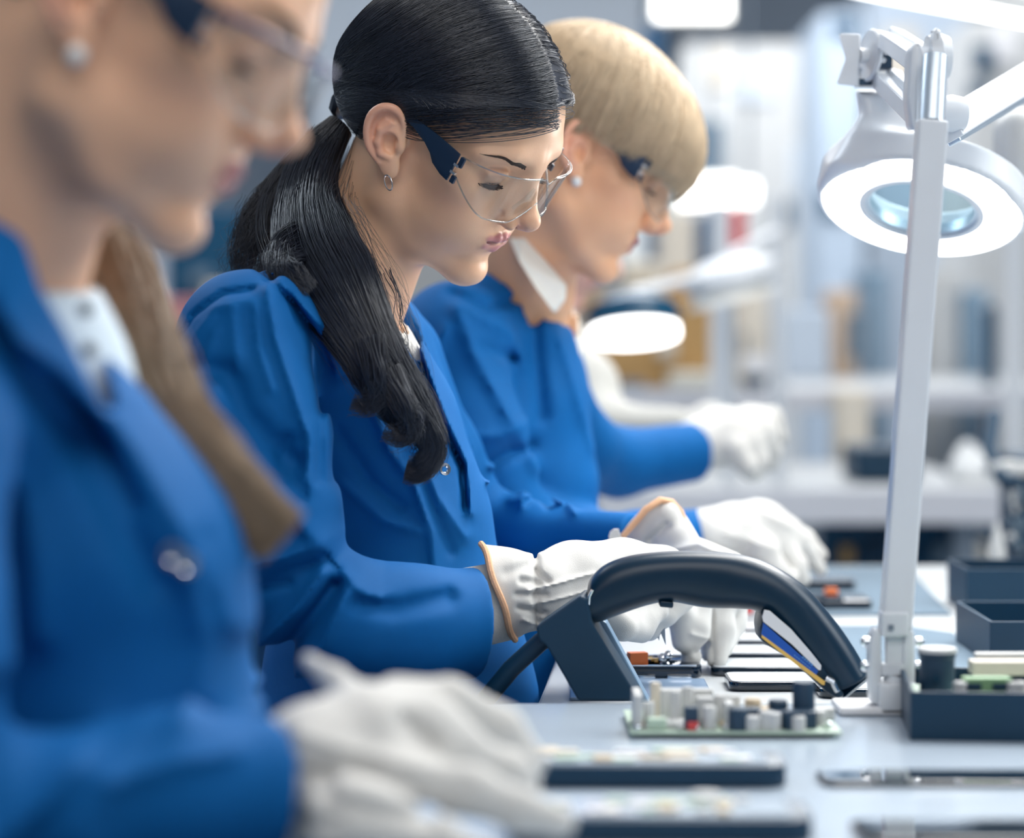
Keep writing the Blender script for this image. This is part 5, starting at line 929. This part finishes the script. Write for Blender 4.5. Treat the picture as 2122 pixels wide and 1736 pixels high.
# ---- background equipment
def cab(px0, px1, py0, py1, D, dep, m, name, label, cat, parts=(), group=None, floor=False, onb=False):
    a = P(px0, py0, D); b = P(px1, py1, D); z0 = 0. if floor else (z6 if onb else b[2]); r = empty(name, ((a[0]+b[0])/2, D+dep/2, z0), label, cat, group); MB().box(((a[0]+b[0])/2, D+dep/2, (a[2]+z0)/2), (b[0]-a[0], dep, a[2]-z0), None, .01).build('body', m, r)
    for (q0, q1, r0, r1, mm, nm) in parts:
        c = P(q0, r0, D); d = P(q1, r1, D); MB().box(((c[0]+d[0])/2, D-.012, (c[2]+d[2])/2), (d[0]-c[0], .025, c[2]-d[2]), None, .004).build(nm, mm, r)
    return r
BX = [
 (640, 1340, -310, 300, 15.5, 1.5, M_CEIL, 'air_duct', 'wide grey duct high behind the dark hair', 'duct', []),
 (1420, 1700, 90, 900, 12., 1.2, M_PALE, 'machine_cabinet', 'tall pale machine with a greyish window behind the benches', 'machine', [(1425, 1500, 250, 420, M_MAT, 'window'), (1520, 1600, 140, 210, M_CEIL, 'panel'), (1470, 1510, 110, 180, M_BEIGE, 'panel'), (1600, 1640, 420, 470, M_WIN, 'monitor'), (1640, 1690, 300, 400, M_CEIL, 'door')]),
 (1700, 1790, 30, 900, 10.5, .8, mat('pale_blue_paint', (.45, .54, .65), .5), 'machine_cabinet', 'bluish cabinet behind the magnifier lamp knob', 'machine', [(1725, 1775, 40, 75, M_WIN, 'window'), (1700, 1760, 400, 450, M_WIN, 'panel')]),
 (1800, 2010, -100, 900, 13., 1., M_WALL, 'machine_cabinet', 'grey cabinet behind the magnifier ring', 'machine', [(1830, 1900, 60, 200, M_BEIGE, 'panel')]),
 (2010, 2180, 40, 900, 9.5, .8, M_PALE, 'machine_cabinet', 'pale cabinet with dark blue panels at the upper right', 'machine', [(2018, 2056, 95, 150, M_WIN, 'window'), (2005, 2050, 175, 205, M_WIN, 'window'), (2060, 2100, 60, 130, M_WHITE, 'panel')]),
 (1215, 1475, 612, 802, 6.0, .5, M_CARD, 'cardboard_box', 'large brown cardboard box on the far bench', 'cardboard box', [(1360, 1400, 690, 740, M_BEIGE, 'sticker')]),
 (1395, 1480, 560, 625, 6.56, .3, M_CARD, 'cardboard_box', 'smaller cardboard box stacked behind the large one', 'cardboard box', []),
 (1535, 1592, 600, 740, 7.4, .3, M_BEIGE, 'paper_roll_box', 'narrow beige carton between the lamp poles', 'carton', [(1536, 1545, 690, 740, M_WIN, 'stripe')]),
 (1625, 1720, 640, 830, 7.2, .4, mat('pale_blue_box', (.50, .58, .68), .6), 'equipment_box', 'pale blue-grey unit right of the lamp pole', 'machine', []),
 (1728, 1775, 600, 750, 7.5, .3, mat('tan_card', (.60, .45, .33), .7), 'carton', 'tan carton standing on the far bench', 'carton', [(1755, 1795, 650, 740, M_MAT, 'side_panel')]),
 (1733, 1805, 806, 880, 5.76, .12, M_BEIGE, 'paper_box', 'pale beige box left of the white pole', 'box', []),
 (1240, 1340, 790, 803, 5.92, .06, M_MAT, 'flat_tray', 'dark flat tray below the cardboard box', 'tray', []), (1385, 1530, 770, 803, 5.92, .06, mat('cream_box', (.66, .64, .56), .6), 'low_box', 'low cream box right of the white sleeve', 'box', []),
 (1545, 1590, 775, 805, 5.95, .2, M_WIN, 'ink_pot', 'small dark pot with a white top beyond the glove', 'pot', [(1538, 1595, 735, 776, M_WHITE, 'lid')]),
 (1772, 1905, 926, 1000, 4.9, .2, M_BLACK, 'parts_bin', 'dark blue box on the far bench behind the white pole', 'bin', []),
 (1790, 1840, 560, 1010, 8.0, .3, mat('blue_grey_door', (.20, .31, .42), .5), 'locker', 'narrow blue-grey locker left of the white pole', 'locker', [(1795, 1802, 600, 900, M_ALU, 'edge')]),
 (1925, 1990, 560, 1010, 7.9, .3, M_PALE, 'locker', 'pale locker right of the white pole', 'locker', [(1960, 1968, 600, 1000, M_ALU, 'edge')]), (1995, 2050, 600, 1010, 7.9, .3, mat('blue_grey_door', (.2, .3, .4), .5), 'locker', 'blue-grey locker near the right edge', 'locker', []),
 (2046, 2068, 630, 860, 6.3, .1, M_WIN, 'dark_column', 'dark blue column left of the bright post', 'column', []),
 (300, 330, 500, 800, 9., .2, M_ALU, 'rack_post', 'pale post seen below the nearest woman\'s chin', 'post', []),
 (330, 520, 430, 620, 10., .6, M_WIN, 'machine_cabinet', 'dark teal machine seen behind the nearest woman\'s chin', 'machine', [(395, 440, 560, 590, M_MAT, 'dial'), (430, 470, 590, 640, M_BEIGE, 'panel')]),
 (320, 520, 620, 900, 8.5, .5, mat('pink_fabric', (.62, .26, .26), .8), 'pink_chair', 'pinkish blurred chair behind the dark-haired woman\'s shoulder', 'chair', []),
 (1700, 2060, 1085, 1175, 5.0, .4, M_WIN, 'drawer_unit', 'dark teal drawer unit under the far bench', 'drawers', [(1740, 1765, 1130, 1170, M_CARD, 'drawer'), (1790, 1880, 1120, 1172, M_BLACK, 'drawer'), (1930, 1990, 1125, 1172, M_MAT, 'drawer'), (2010, 2040, 1120, 1170, M_BEIGE, 'drawer')]),
 (1290, 1345, 100, 200, 10., .2, mat('pale_lamp_body', (.8, .82, .8), .5), 'lamp_housing', 'pale rounded housing above the blonde hair', 'lamp', []), (1370, 1412, 170, 330, 9., .2, mat('pale_lamp_body', (.8, .82, .8), .5), 'wall_column', 'white column right of the blonde hair', 'column', []),
 (1340, 1375, 40, 190, 8.3, .2, mat('deep_blue', (.02, .10, .22), .5), 'hanging_reel', 'dark blue hanging reel above the blonde hair', 'reel', []),
 (1510, 1545, 425, 455, 8., .1, M_RED, 'red_cap', 'red blurred knob below the small round light', 'knob', []), (1450, 1515, 440, 462, 8.2, .2, mat('deep_blue', (.02, .1, .22), .5), 'dark_rail', 'dark blue rail left of the red knob', 'rail', []),
 (1370, 1440, 440, 560, 7.9, .3, M_BEIGE, 'machine_cabinet', 'beige blurred cabinet in front of the blonde woman\'s face', 'machine', []), (1290, 1370, 540, 640, 6.6, .2, mat('cream_box', (.66, .64, .56), .6), 'carton', 'cream carton below the blonde woman\'s nose', 'carton', []),
 (660, 1340, 320, 900, 17., .4, M_PALE, 'wall_panel', 'pale wall panel far behind the women', 'panel', []),
]
for (a, b, c, d, D, dep, m_, nm, lb, ct, parts) in BX: cab(a, b, c, d, D, dep, m_, nm, lb, ct, parts, onb=(5.9 <= D < 7.8 and c > 500), floor=(c < 500 and nm != 'air_duct' and D > 7) or (nm in ('machine_cabinet', 'locker', 'dark_column', 'wall_column', 'rack_post', 'pink_chair', 'wall_panel', 'drawer_unit', 'lamp_housing', 'paper_box')))
for px, D, w_, lb in ((1612, 5.2, 14, 'white post right of the far glove'), (2102, 5.2, 16, 'bright white post near the right edge'), (1492, 5.5, 20, 'white post in front of the cardboard box')):
    tag(MB().box((P(px, 0, D)[0], D, z4+.30 if px != 2102 else (z4+.6)/2), (M(w_*2, D), .05, .60 if px != 2102 else z4+.6), None, .004).build('support_post', M_FRAME), lb, 'post', 'white posts on the far bench')
bg_ = surfnets(lambda p: smin(ell(p, P(2020, 985, 4.9), (.055, .05, .045)), ell(p, P(2005, 950, 4.9), (.022, .02, .035)), .03) - f4(.005)*vnoise(p, 60, 9), P(1950, 1020, 4.8), P(2085, 900, 5.0)+.02, .004)
tag(mesh('plastic_bag', relax(*bg_, 2), bg_[1], M_BAG), 'crumpled white plastic bag at the right end of the far bench', 'bag')
# dark machine with pipes at right edge
mc = empty('tool_station', P(2100, 1180, 3.3), 'dark machine with pale fittings at the right edge', 'machine'); MB().box(P(2150, 1070, 3.4), (.085, .12, .18), None, .006).build('body', M_BLACK, mc); MB().box((P(2160, 0, 3.4)[0], 3.42, .36), (.05, .05, .72)).build('stand_column', M_STEEL, mc); MB().box(P(2090, 970, 3.35), (.06, .06, .02), None, .004).build('bracket', M_PALE, mc)
for i in range(26): MB().sphere(P(random.uniform(2085, 2122), random.uniform(985, 1150), 3.31), random.uniform(.003, .007), 10, (1, 1, random.uniform(1, 2.2))).build('fitting', random.choice([M_PALE, M_MAT, M_DRK]), mc, True)
MB().tube([P(2060, 860, 3.4), P(2050, 930, 3.35), P(2075, 990, 3.32), P(2110, 1000, 3.3)], .010, 12).build('hose', M_BLACK, mc, True); MB().lathe([(0, .0), (.008, 0), (.012, .02), (.006, .045), (.002, .06)], P(2066, 1177, 3.12), (0, 0, 1), 18).build('dispenser_tip', M_PALE, mc, True)
# ---------------------------------------------------------------- camera, light
cam = bpy.data.cameras.new('camera'); co = bpy.data.objects.new('camera', cam); COL.objects.link(co); SC.camera = co
co.location = (0, 0, ZC); co.rotation_euler = (math.radians(90), 0, 0); cam.sensor_width = 36; cam.lens = 36*F/2122
cam.shift_x = (1061-CX)/2122; cam.shift_y = (CY-868)/2122; cam.clip_start = .05; cam.clip_end = 100
cam.dof.use_dof = True; cam.dof.focus_distance = 2.0; cam.dof.aperture_fstop = 2.8; cam.dof.aperture_blades = 0
w = bpy.data.worlds.new('world'); SC.world = w; w.use_nodes = True; bg = w.node_tree.nodes['Background']; bg.inputs[0].default_value = (.60, .74, .95, 1); bg.inputs[1].default_value = .55
def area(name, loc, tgt, sx, sy, e, col=(1, 1, 1)):
    l = bpy.data.lights.new(name, 'AREA'); l.shape = 'RECTANGLE'; l.size = sx; l.size_y = sy; l.energy = e; l.color = col
    o = bpy.data.objects.new(name, l); COL.objects.link(o); o.location = loc; o.rotation_euler = (Vector(tgt)-Vector(loc)).to_track_quat('-Z', 'Y').to_euler(); return o
area('ceiling_or_fill_light', (.9, 2.9, 2.75), (.1, 2.2, 1.), 1.6, 1.0, 66, (1, .98, .94))
area('ceiling_or_fill_light', (.3, .2, 2.6), (0, 1.8, 1.1), 2.2, 1.2, 24, (1, .97, .93))  # added front fill above the camera, no fixture there
area('ceiling_or_fill_light', (-1.5, 3.5, 2.8), (-.2, 2.3, 1.1), 1.2, 1.2, 30, (.8, .9, 1))
area('side_fill_light', (1.7, 2.0, 2.0), (.0, 2.0, 1.1), .9, .9, 15, (.92, .97, 1))  # added side light to brighten the faces from the right, no window there
l = area('magnifier_lamp_light', (lc + nrm*.006).tolist(), (lc + nrm).tolist(), .17, .17, 1.6); l.data.shape = 'DISK'
area('ceiling_or_fill_light', (1.0, 9.0, 3.9), (1.5, 19, 2.6), 5., 1.5, 110)  # added light aimed at the back wall to lift the dark background
area('ceiling_or_fill_light', (1.0, 6.0, 3.1), (.8, 6, 0), 3., 3., 85)
area('ceiling_or_fill_light', (0, 10.0, 3.6), (0, 10.5, 0), 6., 4., 200)
SC.view_settings.view_transform = 'Standard'; SC.view_settings.look = 'None'; SC.view_settings.exposure = .26; SC.view_settings.gamma = 1.; SC.view_settings.use_curve_mapping = False
